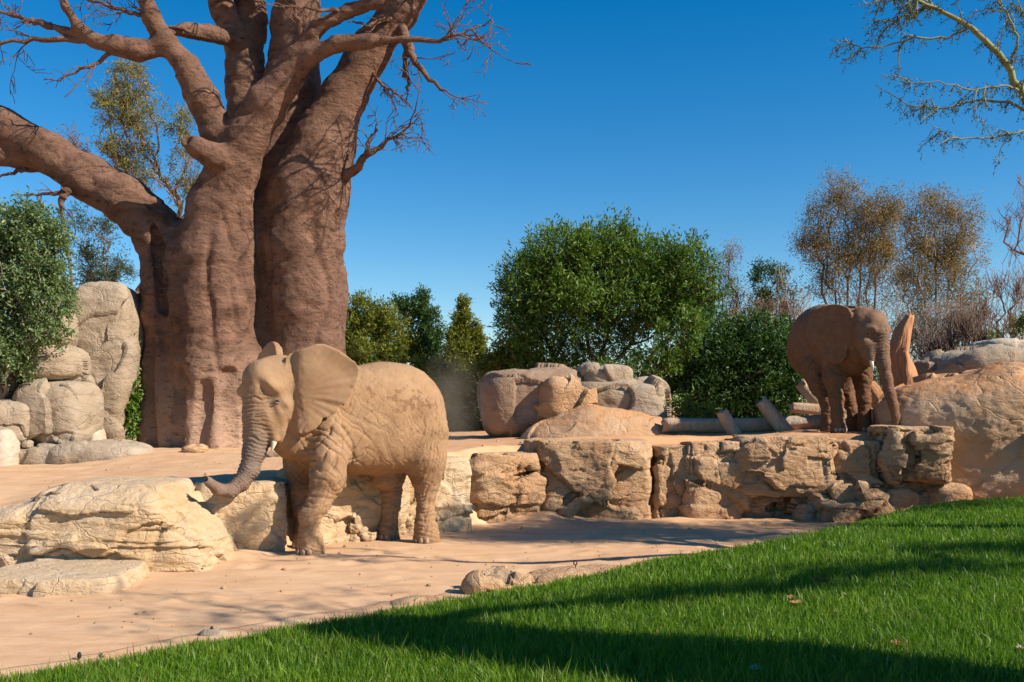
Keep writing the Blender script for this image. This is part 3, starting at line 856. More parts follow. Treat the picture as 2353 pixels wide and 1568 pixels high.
def blob(c, axes, r, n=10):
    """small rounded solid, poles along the first axis"""
    th = np.linspace(0, math.pi, n); ph = np.linspace(0, 2 * math.pi, n + 4, endpoint=False)
    T, Pp = np.meshgrid(th, ph, indexing='ij')
    x = np.cos(T); y = np.sin(T) * np.cos(Pp); z = np.sin(T) * np.sin(Pp)
    v = c + x[..., None] * axes[0] * r[0] + y[..., None] * axes[1] * r[1] + z[..., None] * axes[2] * r[2]
    m = n + 4
    i = np.arange(n - 1)[:, None] * m; j = np.arange(m)[None, :]; j2 = (j + 1) % m
    q = np.stack([i + j, i + j2, i + m + j2, i + m + j], -1).reshape(-1, 4)
    return v.reshape(-1, 3), q

SKIN = skin_mat()
M_TUSK, _nt, _b = nmat("ivory", 0.45, 0.4)
_c = ramp(_nt, noise(_nt, coord(_nt), 14), [(0.35, (0.62, 0.52, 0.36)), (0.7, (0.80, 0.74, 0.60))]); _nt.links.new(_c, _b.inputs['Base Color'])
M_NAIL, _nt, _b = nmat("toenail_horn", 0.6, 0.3)
_c = ramp(_nt, noise(_nt, coord(_nt), 20), [(0.35, (0.32, 0.21, 0.14)), (0.7, (0.46, 0.34, 0.25))]); _nt.links.new(_c, _b.inputs['Base Color'])
M_EYE, _nt, _b = nmat("eye_wet", 0.12, 0.6)
_b.inputs['Base Color'].default_value = (0.035, 0.02, 0.012, 1)

def nails(root, foot, r, toward, n=4, spread=1.9):
    a0 = math.atan2(toward[1], toward[0])
    for k in range(n):
        a = a0 + (k - (n - 1) / 2) * spread / n
        d = np.array([math.cos(a), math.sin(a), 0]); t = np.array([-d[1], d[0], 0])
        v, q = blob(foot + d * (r * 0.93) + np.array([0, 0, 0.05]), [np.array([0, 0, 1.0]), t, d], (0.045, 0.034, 0.018), 7)
        mesh_obj('toenail', v, q, M_NAIL, root)

# ---- the elephant on the sand
def elephant_near():
    fr = Frame((-2.86, 13.31), math.atan2(-0.643, -0.766))
    P = fr.ray
    trunk = [P(596, 905, 0), P(597, 955, 0), P(594, 1000, 0), P(584, 1040, 0), P(573, 1078, 0), P(554, 1110, 0.0), P(530, 1129, 0.02), P(502, 1124, 0.05), P(479, 1106, 0.08)]
    tr = [.225, .215, .185, .150, .126, .108, .092, .075, .060]
    A = P(684, 900, .31)
    uL = -0.88 * fr.h + 0.475 * fr.l
    nL = np.cross(uL, [0, 0, 1.0])
    out = [(654, 814), (700, 800), (739, 786), (775, 803), (828, 838), (824, 868), (812, 900), (797, 922), (790, 938), (783, 926), (775, 945), (752, 962), (745, 958), (734, 980), (712, 994), (690, 1000), (674, 985), (666, 955), (672, 925), (674, 880), (658, 845)]
    polyL = []
    for vx, vy in out:
        k = (vx - 1176.5) / FV; D = np.array([k, 1, -(vy - 940) / FV]); C0 = np.array([0, 0, 1.9])
        t = ((A + nL * .17 - C0) @ nL) / (D @ nL); w = C0 + t * D
        polyL.append(((w - A) @ uL, w[2] - A[2]))
    polyL = smooth_poly(polyL, 1)
    polyR = smooth_poly([(-.08, .35), (-.04, .58), (.10, .68), (.28, .69), (.48, .60), (.72, .40), (.80, .1), (.66, -.2), (.4, -.5), (.15, -.6), (.0, -.3)], 1)
    def fill(F):
        body_loft(F, fr, [(0.46, 1.72, .04, .04), (0.42, 1.73, .22, .18), (0.28, 1.75, .43, .27), (0.0, 1.74, .58, .38), (-.4, 1.72, .70, .55), (-.9, 1.745, .76, .66),
                          (-1.35, 1.775, .80, .71), (-1.75, 1.765, .755, .68), (-2.0, 1.75, .63, .56), (-2.16, 1.73, .45, .40), (-2.25, 1.72, .26, .24), (-2.29, 1.72, .04, .04)], 0.05)
        # legs
        for leg in (
            [(P(760, 985, .34), .27), (P(756, 1050, .40), .25), (P(752, 1105, .43), .225), (P(732, 1155, .43), .160), (P(712, 1188, .42), .142), (P(711, 1228, .42), .128), (P(714, 1252, .42), .165), (P(715, 1272, .42), .195)],
            [(P(690, 980, -.22), .26), (P(688, 1060, -.24), .21), (P(688, 1120, -.24), .165), (P(694, 1165, -.22), .145), (P(701, 1215, -.20), .135), (P(703, 1240, -.20), .16), (P(704, 1262, -.20), .185)],
            [(P(968, 1000, .36), .40), (P(974, 1050, .40), .32), (P(978, 1095, .40), .225), (P(979, 1130, .40), .155), (P(977, 1170, .40), .135), (P(977, 1200, .40), .14), (P(980, 1222, .40), .17), (P(981, 1242, .40), .195)],
            [(P(905, 1030, -.30), .34), (P(895, 1090, -.30), .24), (P(897, 1130, -.27), .165), (P(897, 1165, -.25), .135), (P(893, 1205, -.25), .138), (P(891, 1225, -.25), .165), (P(891, 1245, -.25), .19)]):
            F.chain(leg, 0.07)
        F.cone(P(782, 1090, .46), P(791, 1115, .46), .07, .04, .08)
        # udder fold under the belly
        F.ball(P(888, 1100, -.02), (.24, .2, .17), (fr.h, fr.l, fr.z), .1)
        # neck, skull, face
        F.cone(P(668, 900, 0), fr.at(-.3, 0, 1.80), .31, .46, .12)
        F.ball(P(634, 880, 0), (.33, .33, .36), (fr.h, fr.l, fr.z), .08)
        F.ball(P(656, 888, 0), (.30, .36, .38), (fr.h, fr.l, fr.z), .10)
        F.ball(P(594, 874, 0), (.19, .26, .25), (fr.h, fr.l, fr.z), .12)
        for sg in (1, -1):
            F.ball(P(624, 893, .25) if sg > 0 else P(570, 900, -.26), (.15, .10, .10), (fr.h, fr.l, fr.z), .12)
            F.cone(P(648, 932, .22 * sg) if sg > 0 else P(618, 935, -.21), P(636, 982, .17) if sg > 0 else P(612, 985, -.17), .155, .10, .08)
            c = trunk[1]; 
            F.cone(P(612, 950, .17) if sg > 0 else P(590, 950, -.17), P(631, 1008, .2) if sg > 0 else P(612, 1000, -.2), .10, .058, .07)
        F.cone(P(660, 940, 0), P(638, 992, 0), .20, .08, .08)
        F.chain(list(zip(trunk, tr)), 0.06)
        # hollows of the temples and cheeks
        F.cone(P(592, 878, .25), P(624, 916, .34), .05, .085, .06, None, 'sub')
        F.cone(P(640, 925, .36), P(652, 940, .38), .03, .05, .05, None, 'sub')
        # open end of the trunk
        tip = trunk[-1]; td = tip - trunk[-2]; td /= np.linalg.norm(td)
        F.cone(tip, tip + td * .055 + np.array([0, 0, .035]), .045, .022, .03)
        F.cone(tip + td * .03 + np.array([0, 0, -.03]), tip + td * .075 + np.array([0, 0, -.045]), .03, .016, .02)
        F.cone(tip + td * .12 - np.array([0, 0, .008]), tip + td * 0.02, .042, .026, .012, None, 'sub')
        ear_sheet(F, A, uL, polyL, .019, .06, 0.04, .014, .18)
        AR = P(640, 900, -.30)
        ear_sheet(F, AR, -.12 * fr.h - .99 * fr.l, polyR, .019, .035, -0.08, -.018)
        # tail
        F.chain([(fr.at(-2.26, 0, 2.0), .07), (fr.at(-2.40, 0, 1.7), .05), (fr.at(-2.40, .02, 1.2), .032), (fr.at(-2.37, .03, 0.85), .028)], .05)
        def headmask(v):
            return sstep((v - fr.O) @ fr.h, .05, .3)
        def earmask(v):
            c = (v - A); a = c @ uL; n = np.abs(c @ nL - ear_bend(a, .2))
            return sstep(a, .03, .15) * sstep(0.10 - n, 0, .04) * sstep(v[:, 2], 1.45, 1.55) * sstep((v - fr.O) @ fr.l, .3, .42)
        return dict(trunk=trunk, face=[P(634, 880, 0), P(596, 905, 0)], headmask=headmask, earmask=earmask, ear_c=P(684, 905, .33), shoulder=-.25, hip=-1.85,
                    folds=[(P(712, 1195, .42), .20, .02), (P(716, 1255, .42), .16, .014), (P(978, 1205, .40), .17, .014), (P(893, 1205, -.25), .16, .01)],
                    graymask=lambda v: 0.0 * v[:, 0],
                    mud_shade_mask=lambda v, s, l, z, n: 0.6 * sstep(0.2 + 0.7 * n - np.hypot((s + 1.42) / .55, (z - 1.98 - .12 * (s + 1.4)) / .10) * .28, 0, .12) * (l > 0)
                        + .45 * sstep(1.12 - z + .1 * n, 0, .25) * sstep(z, .75, .95) + .5 * sstep(np.abs(s + .3), .5, .2) * sstep(1.5 - z, 0, .5) * (l < .25) + .35 * sstep(.12 - z, 0, .1))
    base = np.array([fr.O[0], fr.O[1], 0.0])
    bd = dict(box=((-4.75, 11.55, -.05), (-.75, 15.5, 2.95)), fill=fill)
    root = make_elephant('elephant', 'dusty tan elephant walking on the sand, curling its trunk over the low rock wall', fr, base, bd, 0.0145, 1)
    horn([P(630, 1000, .2), P(630, 1018, .215), P(624, 1039, .225)], [.044, .036, .009]).build('tusk', M_TUSK, root)
    horn([P(606, 1000, -.2), P(604, 1018, -.215), P(597, 1036, -.225)], [.044, .036, .009]).build('tusk', M_TUSK, root)
    eyes(root, bd['verts'], fr, 638, 921)
    for (vx, lat, r) in ((715, .42, .2), (981, .40, .2), (891, -.25, .195), (704, -.20, .19)):
        f = P(vx, 1260, lat); f[2] = 0
        nails(root, f, r, fr.h + 0.25 * fr.l)
    return root

# ---- the elephant on the terrace
def elephant_far(zg):
    ang = math.radians(-82)
    fr = Frame((6.34, 18.45), ang)
    P = fr.ray
    hd = Frame(tuple(P(1975, 760, 0)[:2]), math.radians(-50))      # the head is turned to its left
    H = hd.ray
    trunk = [H(2020, 765, 0), H(2021, 800, 0), H(2029, 835, 0), H(2036, 870, 0), H(2044, 905, 0), H(2053, 935, 0), H(2058, 958, 0), H(2059, 976, 0)]
    tr = [.19, .16, .130, .108, .093, .080, .072, .066]
    A = H(1950, 755, -.28)
    uR = -0.97 * hd.h - 0.22 * hd.l
    uR = uR / np.linalg.norm(uR)
    nR = np.cross(uR, [0, 0, 1.0])
    polyR = smooth_poly([(-.06, .34), (.16, .46), (.40, .46), (.66, .34), (.80, .12), (.76, -.12), (.56, -.34), (.38, -.56), (.22, -.68), (.06, -.58), (-.03, -.25), (-.08, 0)], 1)
    def fill(F):
        z0 = zg
        body_loft(F, fr, [(0.46, z0 + 1.66, .04, .04), (0.42, z0 + 1.66, .22, .18), (0.28, z0 + 1.67, .44, .27), (0.0, z0 + 1.66, .60, .40), (-.4, z0 + 1.70, .66, .50), (-.85, z0 + 1.73, .72, .57),
                          (-1.25, z0 + 1.75, .75, .60), (-1.6, z0 + 1.72, .70, .57), (-1.85, z0 + 1.70, .58, .48), (-2.02, z0 + 1.64, .44, .43), (-2.12, z0 + 1.62, .24, .24), (-2.15, z0 + 1.62, .04, .04)], 0.05)
        g = lambda vx, lat, a: np.append(P(vx, 950, lat)[:2], z0 + a)
        for leg in (
            [(g(1915, -.30, 1.45), .25), (g(1916, -.34, 1.0), .195), (g(1922, -.36, .62), .132), (g(1924, -.38, .30), .118), (g(1925, -.38, .12), .135), (g(1926, -.38, .02), .155)],
            [(g(1976, .30, 1.45), .25), (g(1981, .34, 1.0), .18), (g(1984, .36, .62), .132), (g(1985, .36, .30), .120), (g(1987, .36, .12), .138), (g(1989, .36, .02), .158)],
            [(P(1880, 850, -.34), .34), (P(1886, 885, -.38), .22), (P(1898, 920, -.36), .135), (P(1901, 955, -.36), .115), (P(1902, 975, -.36), .135), (g(1903, -.36, .02), .155)],
            [(P(1935, 850, .32), .33), (P(1942, 890, .34), .20), (P(1952, 925, .33), .13), (P(1960, 950, .33), .115), (P(1962, 968, .33), .13), (g(1963, .33, .02), .15)]):
            F.chain(leg, 0.07)
        F.cone(H(1965, 765, 0), fr.at(-.2, 0, z0 + 1.75), .36, .50, .12)
        F.ball(H(1985, 752, 0), (.32, .32, .37), (hd.h, hd.l, hd.z), .08)
        F.ball(H(2015, 745, 0), (.17, .26, .25), (hd.h, hd.l, hd.z), .10)
        for sg in (1, -1):
            F.ball(H(2030, 760, .25) if sg > 0 else H(1995, 760, -.24), (.15, .11, .11), (hd.h, hd.l, hd.z), .07)
            F.cone(H(2008, 785, .2) if sg > 0 else H(1985, 785, -.21), H(2012, 818, .16) if sg > 0 else H(1992, 815, -.17), .15, .11, .08)
            F.cone(H(2022, 795, .15) if sg > 0 else H(2003, 795, -.16), H(2026, 826, .19) if sg > 0 else H(2003, 830, -.19), .09, .055, .07)
        F.cone(H(1985, 790, 0), H(2000, 832, 0), .19, .10, .08)
        F.chain(list(zip(trunk, tr)), 0.06)
        F.ball(H(2003, 768, -.31), (.10, .06, .10), (hd.h, hd.l, hd.z), .07, 'sub')
        F.cone(trunk[-1], trunk[-1] + np.array([0.01, 0, -.05]), .062, .05, .03)
        ear_sheet(F, A, uR, polyR, .02, .035, -0.05, -.018)
        AL = H(1975, 755, .28)
        ear_sheet(F, AL, -.92 * hd.h + .38 * hd.l, polyR, .02, .035, 0.05, .018)
        F.chain([(fr.at(-2.08, .05, z0 + 1.95), .07), (fr.at(-2.18, .12, z0 + 1.65), .05), (fr.at(-2.1, .25, z0 + 1.15), .032), (fr.at(-2.0, .32, z0 + .8), .028)], .05)
        def headmask(v):
            return sstep((v - hd.O) @ hd.h, .05, .3)
        headm = headmask
        def earmask(v):
            c = (v - A); a = c @ uR; n = np.abs(c @ nR)
            return sstep(a, .05, .18) * sstep(0.2 - n, 0, .06) * sstep(v[:, 2], zg + 1.2, zg + 1.3)
        return dict(trunk=trunk, face=[H(1985, 752, 0), H(2020, 765, 0)], headmask=headmask, earmask=earmask, ear_c=A, shoulder=-.2, hip=-1.6,
                    folds=[(g(1924, -.40, .5), .2, .01), (g(1926, -.4, .12), .15, .012), (g(1987, .38, .14), .17, .016), (g(1904, -.38, .2), .16, .01)],
                    graymask=lambda v: 0.35 + 0.4 * headmask(v),
                    mud_shade_mask=lambda v, s, l, z, n: .2 * sstep(z + .3 * n, 1.2, .7) + .82 + .2 * n + .1 * sstep(z + .2 * n, 1.9, 1.2) - .3 * sstep(z, 2.25, 2.5) - .3 * headm(v))  # mud plus shade painted into the hide; sunlit head and back left paler
    base = np.array([fr.O[0], fr.O[1], zg])
    bd = dict(box=((4.7, 16.6, zg - .05), (7.8, 21.1, zg + 2.75)), fill=fill)
    root = make_elephant('elephant', 'reddish brown elephant standing in part shade on the terrace, trunk hanging to the ground', fr, base, bd, 0.018, 2)
    horn([H(2026, 822, .19), H(2034, 835, .21), H(2042, 850, .22)], [.042, .034, .009]).build('tusk', M_TUSK, root)
    horn([H(2001, 824, -.19), H(2003, 838, -.21), H(2006, 852, -.22)], [.042, .034, .009]).build('tusk', M_TUSK, root)
    eyes(root, bd['verts'], hd, 1994, 768)
    for (vx, lat, r) in ((1926, -.38, .158), (1989, .36, .160)):
        f = P(vx, 990, lat); f[2] = zg
        nails(root, f, r, fr.h)
    return root
# ---------------------------------------------------------------- the baobab
def bark_mat():
    m, nt, b = nmat("baobab_bark", 0.9, 0.15)
    p = coord(nt); pz = coord(nt, (0.9, 0.9, 1.7))
    pw = warp(nt, pz, 0.8, 0.5)
    n1 = noise(nt, p, .75, 6, .65); n2 = noise(nt, pw, 2.2, 7, .65); n3 = noise(nt, p, 22, 6, .75); n4 = noise(nt, pw, 7, 6, .65)
    c = mixc(nt, ramp(nt, n2, [(.34, 0.0), (.66, 1.0)]), (.085, .044, .028), (.275, .150, .098))
    c = mixc(nt, ramp(nt, n1, [(.36, 0.0), (.66, .8)]), c, (.205, .115, .079))
    # dusty foot, with the sunlit base against a shaded upper trunk painted in
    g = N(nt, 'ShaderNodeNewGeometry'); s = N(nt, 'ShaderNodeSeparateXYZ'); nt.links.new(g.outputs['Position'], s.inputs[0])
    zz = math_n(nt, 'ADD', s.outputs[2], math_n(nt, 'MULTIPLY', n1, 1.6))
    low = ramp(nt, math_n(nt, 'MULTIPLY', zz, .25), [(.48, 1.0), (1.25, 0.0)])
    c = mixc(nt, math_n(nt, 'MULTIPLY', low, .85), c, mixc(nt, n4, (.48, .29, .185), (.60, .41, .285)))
    c = mixc(nt, ramp(nt, n4, [(.54, 0.0), (.70, .8)]), c, (.040, .022, .016))
    c = mixc(nt, ramp(nt, n3, [(.62, 0.0), (.8, .5)]), c, (.25, .155, .115))
    nt.links.new(c, b.inputs['Base Color'])
    h = math_n(nt, 'ADD', math_n(nt, 'MULTIPLY', n4, 1.6), math_n(nt, 'MULTIPLY', n3, .5))
    h = math_n(nt, 'ADD', h, math_n(nt, 'MULTIPLY', n2, .5))
    bump(nt, b, h, .06, .9)
    return m
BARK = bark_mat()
def baobab():
    Y0 = 21.2
    base = V(545, 1030, Y0); base[2] = float(ground_h(base[0], base[1])[0])
    root = empty('baobab_tree', base)
    tag(root, 'giant red-brown baobab with a fluted trunk and bare limbs behind the near elephant', 'tree')
    F = Field((-14.4, 18.6, .85), (-1.5, 23.4, 11.0), 0.05)
    def C(pts, k=.16, sq=None, dY=0.0):
        F.chain([(V(x, y, Y0 + dy + dY), r) for x, y, dy, r in pts], k, sq)
    C([(402, 1060, .0, .78), (402, 850, 0, .74), (398, 700, .0, .70), (392, 580, -.05, .60), (345, 515, -.2, .52), (285, 462, -.35, .50), (200, 412, -.5, .44), (110, 352, -.6, .40), (0, 290, -.7, .36), (-90, 240, -.8, .33), (-190, 195, -.9, .28), (-290, 130, -1.0, .20), (-370, 40, -1.1, .12)], .2)
    C([(70, 372, -.55, .26), (0, 354, -.7, .23), (-70, 352, -.8, .2), (-170, 330, -.9, .14), (-270, 280, -1.0, .08)], .1)
    C([(488, 1060, -.35, .92), (492, 850, -.35, .88), (492, 700, -.3, .86), (492, 580, -.35, .82), (505, 480, -.5, .66), (535, 390, -.65, .50), (570, 310, -.8, .43), (612, 238, -.9, .40), (648, 188, -1.0, .33)], .18)
    C([(560, 1060, -.05, .75), (560, 850, .0, .62), (556, 650, .1, .55), (560, 520, .1, .5)], .12)
    C([(700, 1060, .1, .86), (702, 850, .15, .80), (700, 700, .15, .80), (698, 560, .15, .86), (712, 440, .1, .86), (742, 330, .1, .66), (790, 225, .05, .49), (855, 110, -.1, .41), (915, 30, -.2, .37), (965, -50, -.3, .34)], .14)
    C([(750, 1060, .3, .50), (752, 800, .35, .42), (755, 640, .35, .40)], .1)
    C([(640, 560, .5, .8), (655, 380, .6, .72), (672, 200, .6, .58), (680, 60, .6, .50), (690, -50, .6, .46)], .16)
    C([(600, 470, .6, .55), (575, 300, .7, .46), (562, 180, .7, .40), (545, 90, .6, .33), (515, 30, .5, .26), (495, -40, .4, .24)], .14)
    C([(565, 170, .7, .36), (575, 80, .9, .34), (580, -40, 1.0, .34)], .12)
    # boughs from the front limb
    C([(640, 195, -1.0, .32), (680, 125, -1.2, .22), (735, 60, -1.4, .175), (800, 25, -1.5, .15), (872, 2, -1.6, .13), (930, -30, -1.7, .11)], .1)
    C([(660, 180, -1.0, .28), (712, 128, -1.3, .19), (775, 103, -1.5, .16), (850, 96, -1.6, .13), (925, 88, -1.7, .085), (965, 86, -1.7, .05)], .1)
    C([(500, 300, -.75, .36), (465, 225, -.9, .30), (425, 150, -1.0, .26), (380, 98, -1.1, .225), (350, 40, -1.2, .19), (325, -30, -1.3, .17)], .12)
    C([(385, 110, -1.1, .20), (320, 118, -1.2, .205), (265, 108, -1.3, .19), (215, 95, -1.4, .14), (150, 72, -1.4, .10), (80, 45, -1.4, .06)], .08)
    C([(380, 72, -.9, .10), (430, 70, -.6, .16), (480, 78, -.2, .19), (540, 90, .4, .22)], .08)
    C([(222, 98, -1.4, .13), (180, 60, -1.5, .12), (150, 15, -1.6, .10), (140, -30, -1.6, .09)], .06)
    # broken stub with a ragged end
    C([(535, 370, -.9, .30), (490, 358, -1.25, .25), (455, 340, -1.45, .20), (432, 325, -1.5, .15)], .1)
    F.ball(V(428, 318, Y0 - 1.6), (.11, .12, .11), None, .05, 'sub')
    # swelling where the limbs leave, hollow and the deep folds between the stems
    F.ball(V(440, 640, Y0 - .1), (.9, .8, 1.2), None, .2)
    for (x0, y0, x1, y1, r, dy) in ((370, 575, 380, 705, .16, -.62), (352, 520, 372, 600, .10, -.60), (606, 480, 608, 1060, .14, -.80), (415, 860, 408, 1075, .20, -.98), (468, 890, 448, 1075, .20, -1.28), (530, 860, 548, 1075, .20, -1.08), (345, 780, 350, 1060, .14, -.66), (735, 640, 745, 1060, .12, -.70), (660, 780, 655, 1075, .13, -.80), (700, 700, 690, 1075, .12, -.78)):
        F.cone(V(x0, y0, Y0 + dy), V(x1, y1, Y0 + dy), r * .7, r, .1, None, 'sub')
    z = F.ax[2][None, None, :]
    v, q = F.mesh()
    v = laplace(v, q, 2, .5)
    nr = vnormals(v, q)
    wv = v + .4 * np.stack([perlin(v * .7 + k * 11) for k in range(3)], -1)
    thick = .5 + .5 * sstep(v[:, 2], 8.5, 4.0)
    d = .05 * fbm(v * .9, 3)
    pat = sstep(fbm(v * .8 + 60, 2), -.35, .5)
    d -= .030 * pat * crease(perlin(wv * np.array([.9, .9, 3.4])), .20) * (.35 + .65 * thick)
    d -= .016 * pat * crease(perlin(wv * np.array([1.6, 1.6, 8.0]) + 31), .22) * (.4 + .6 * thick)
    d -= .075 * crease(perlin(wv * np.array([1.3, 1.3, .25]) + 71), .15) * sstep(7.0 - v[:, 2], 0, 2)
    low = sstep(3.2 - v[:, 2], 0, 1.2)
    d += low * .09 * perlin(np.stack([v[:, 0] * 3.2, v[:, 1] * 3.2, v[:, 2] * .35], -1))
    h, gap = cells(wv * np.array([1.3, 1.3, 4.5]), 3, .4)
    d += .035 * (h - .5) * sstep(perlin(v * .7 + 9), -.1, .4)
    d += .008 * fbm(v * 9, 3)
    v = v + nr * d[:, None]
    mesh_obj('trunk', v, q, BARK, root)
    # thin boughs and twigs
    rng = np.random.default_rng(8)
    def twig(s, p, d, L, r, depth, droop=0.0):
        n = 5; pts = [p]; dd = d / np.linalg.norm(d)
        for i in range(n):
            dd = dd + rng.normal(0, .16, 3) + np.array([0, 0, -droop]); dd /= np.linalg.norm(dd)
            pts.append(pts[-1] + dd * L / n)
        s.tube(pts, np.linspace(r, max(r * .35, .006), n + 1), 5)
        if depth > 0:
            for i in range(rng.integers(2, 5)):
                k = rng.integers(1, n + 1)
                nd = dd + rng.normal(0, .55, 3); twig(s, pts[k], nd, L * rng.uniform(.4, .7), max(r * .5, .008), depth - 1, droop)
    def bough(pts, n_tw, L, rad, depth=2, droop=0.0, up=.15):
        s = Soup()
        P = np.array([V(x, y, Y0 + dy) for x, y, dy, _ in pts]); R = np.array([a[3] for a in pts])
        t = np.linspace(0, len(P) - 1, 14); P2 = np.stack([np.interp(t, np.arange(len(P)), P[:, k]) for k in range(3)], -1); R2 = np.interp(t, np.arange(len(P)), R)
        P2[1:-1] += rng.normal(0, .02, (12, 3))
        s.tube(P2, R2, 7)
        for i in range(n_tw):
            k = rng.integers(4, 14); d0 = P2[min(k, 13)] - P2[max(k - 2, 0)]; d0 = d0 / np.linalg.norm(d0)
            twig(s, P2[k], d0 + rng.normal(0, .5, 3) + np.array([0, 0, up]), L * rng.uniform(.5, 1.1), rad, depth, droop)
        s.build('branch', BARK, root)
    bough([(905, 90, -1.6, .07), (1000, 95, -1.8, .045), (1060, 80, -1.9, .03), (1110, 60, -1.9, .012)], 8, .9, .02)
    bough([(912, 20, -.25, .13), (935, 100, -.4, .11), (950, 140, -.5, .07), (985, 180, -.6, .05), (1025, 208, -.7, .025)], 6, .7, .016)
    bough([(930, 90, -.4, .08), (933, 150, -.4, .06), (938, 210, -.4, .03)], 3, .4, .012, 1, .05)
    bough([(790, 410, -.2, .13), (830, 370, -.5, .08), (870, 340, -.6, .05), (940, 292, -.7, .015)], 6, 1.0, .02)
    bough([(835, 372, -.5, .05), (850, 320, -.5, .035), (868, 285, -.5, .012)], 2, .5, .012)
    bough([(840, 150, -.2, .05), (885, 200, -.4, .03), (935, 235, -.5, .012)], 6, .7, .014, 2, .1)
    bough([(120, 60, -1.4, .08), (60, 45, -1.5, .05), (0, 30, -1.5, .02)], 7, .9, .018)
    bough([(205, 92, -1.4, .07), (90, 90, -1.5, .05), (0, 100, -1.6, .03), (-60, 110, -1.6, .02)], 7, .9, .016, 2, .05)
    bough([(260, 120, -1.3, .05), (190, 160, -1.4, .03), (130, 185, -1.4, .012)], 4, .7, .014, 1, .06)
    bough([(330, 35, -1.2, .05), (260, 20, -1.4, .035), (180, -10, -1.5, .02)], 5, .9, .014)
    bough([(440, 72, -.8, .04), (380, 60, -.9, .03), (300, 10, -1.0, .015)], 4, .8, .014)
    bough([(170, 430, -.7, .12), (145, 450, -.9, .08), (138, 490, -.95, .035)], 3, .6, .018, 1, .05)
    bough([(165, 440, -.8, .07), (110, 445, -.9, .035), (55, 448, -.9, .012)], 3, .5, .014, 1)
    bough([(60, 390, -.7, .06), (20, 400, -.8, .03), (-20, 410, -.8, .02)], 3, .5, .014, 1)
    bough([(700, 115, -1.3, .07), (690, 60, -1.4, .05), (672, 0, -1.5, .03)], 3, .6, .014, 1)
    bough([(790, 30, -1.5, .05), (720, 20, -1.8, .03), (640, 15, -2.0, .012)], 4, .7, .012, 1)
    bough([(900, 40, -.5, .06), (840, 60, -1.2, .03), (800, 50, -1.6, .012)], 3, .6, .014, 1)
    # the rest of the crown, above the picture: it shades the trunk
    for k, (x, y, dx, dy, dz, r) in enumerate([(965, -50, 3.2, -1.5, 1.6, .26), (930, -30, 2.6, -2.8, 1.2, .16), (690, -50, 1.2, -2.6, 2.6, .3), (690, -50, 3.0, -.8, 3.0, .26), (495, -40, -.6, -2.4, 2.2, .2), (580, -40, .2, -3.0, 3.0, .24), (965, -50, 4.4, -.4, 2.6, .22), (325, -30, -.4, -1.6, 2.0, .14)]):
        p = V(x, y, Y0 - .2); d = np.array([dx, dy, dz]); s = Soup(); n = 9
        t = np.linspace(0, 1, n)[:, None]; Q = p + d * t + np.array([0, 0, 1.0]) * .5 * np.sin(t * 2.2); Q[1:] += rng.normal(0, .06, (n - 1, 3))
        s.tube(Q, np.linspace(r, r * .3, n), 8)
        for i in range(16):
            j = rng.integers(2, n); dd = d / np.linalg.norm(d) + rng.normal(0, .6, 3) + np.array([0, 0, .3])
            twig(s, Q[j], dd, rng.uniform(.9, 1.9), .05, 2)
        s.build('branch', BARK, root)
    return root
BAOBAB = baobab()
# ---------------------------------------------------------------- logs and posts on the terrace
def wood_mat(name, a, b_, dark):
    m, nt, b = nmat(name, .85, .2)
    p = coord(nt, obj=True)
    mp = N(nt, 'ShaderNodeMapping'); mp.inputs['Scale'].default_value = (1, 1, .12); nt.links.new(p, mp.inputs[0])
    n1 = noise(nt, mp.outputs[0], 16, 6, .65, .5); n2 = noise(nt, p, 3, 4)
    c = mixc(nt, ramp(nt, n1, [(.35, 0.0), (.65, 1.0)]), a, b_)
    c = mixc(nt, ramp(nt, n1, [(.62, 0.0), (.72, .8)]), c, dark)
    c = mixc(nt, ramp(nt, n2, [(.4, 0.0), (.7, .5)]), c, (.50, .27, .14))
    nt.links.new(c, b.inputs['Base Color'])
    bump(nt, b, n1, .035, 1.0)
    return m
W_GREY = wood_mat("weathered_wood", (.36, .26, .18), (.52, .41, .31), (.15, .09, .06))
W_RED = wood_mat("split_red_wood", (.36, .15, .065), (.52, .26, .13), (.15, .06, .03))
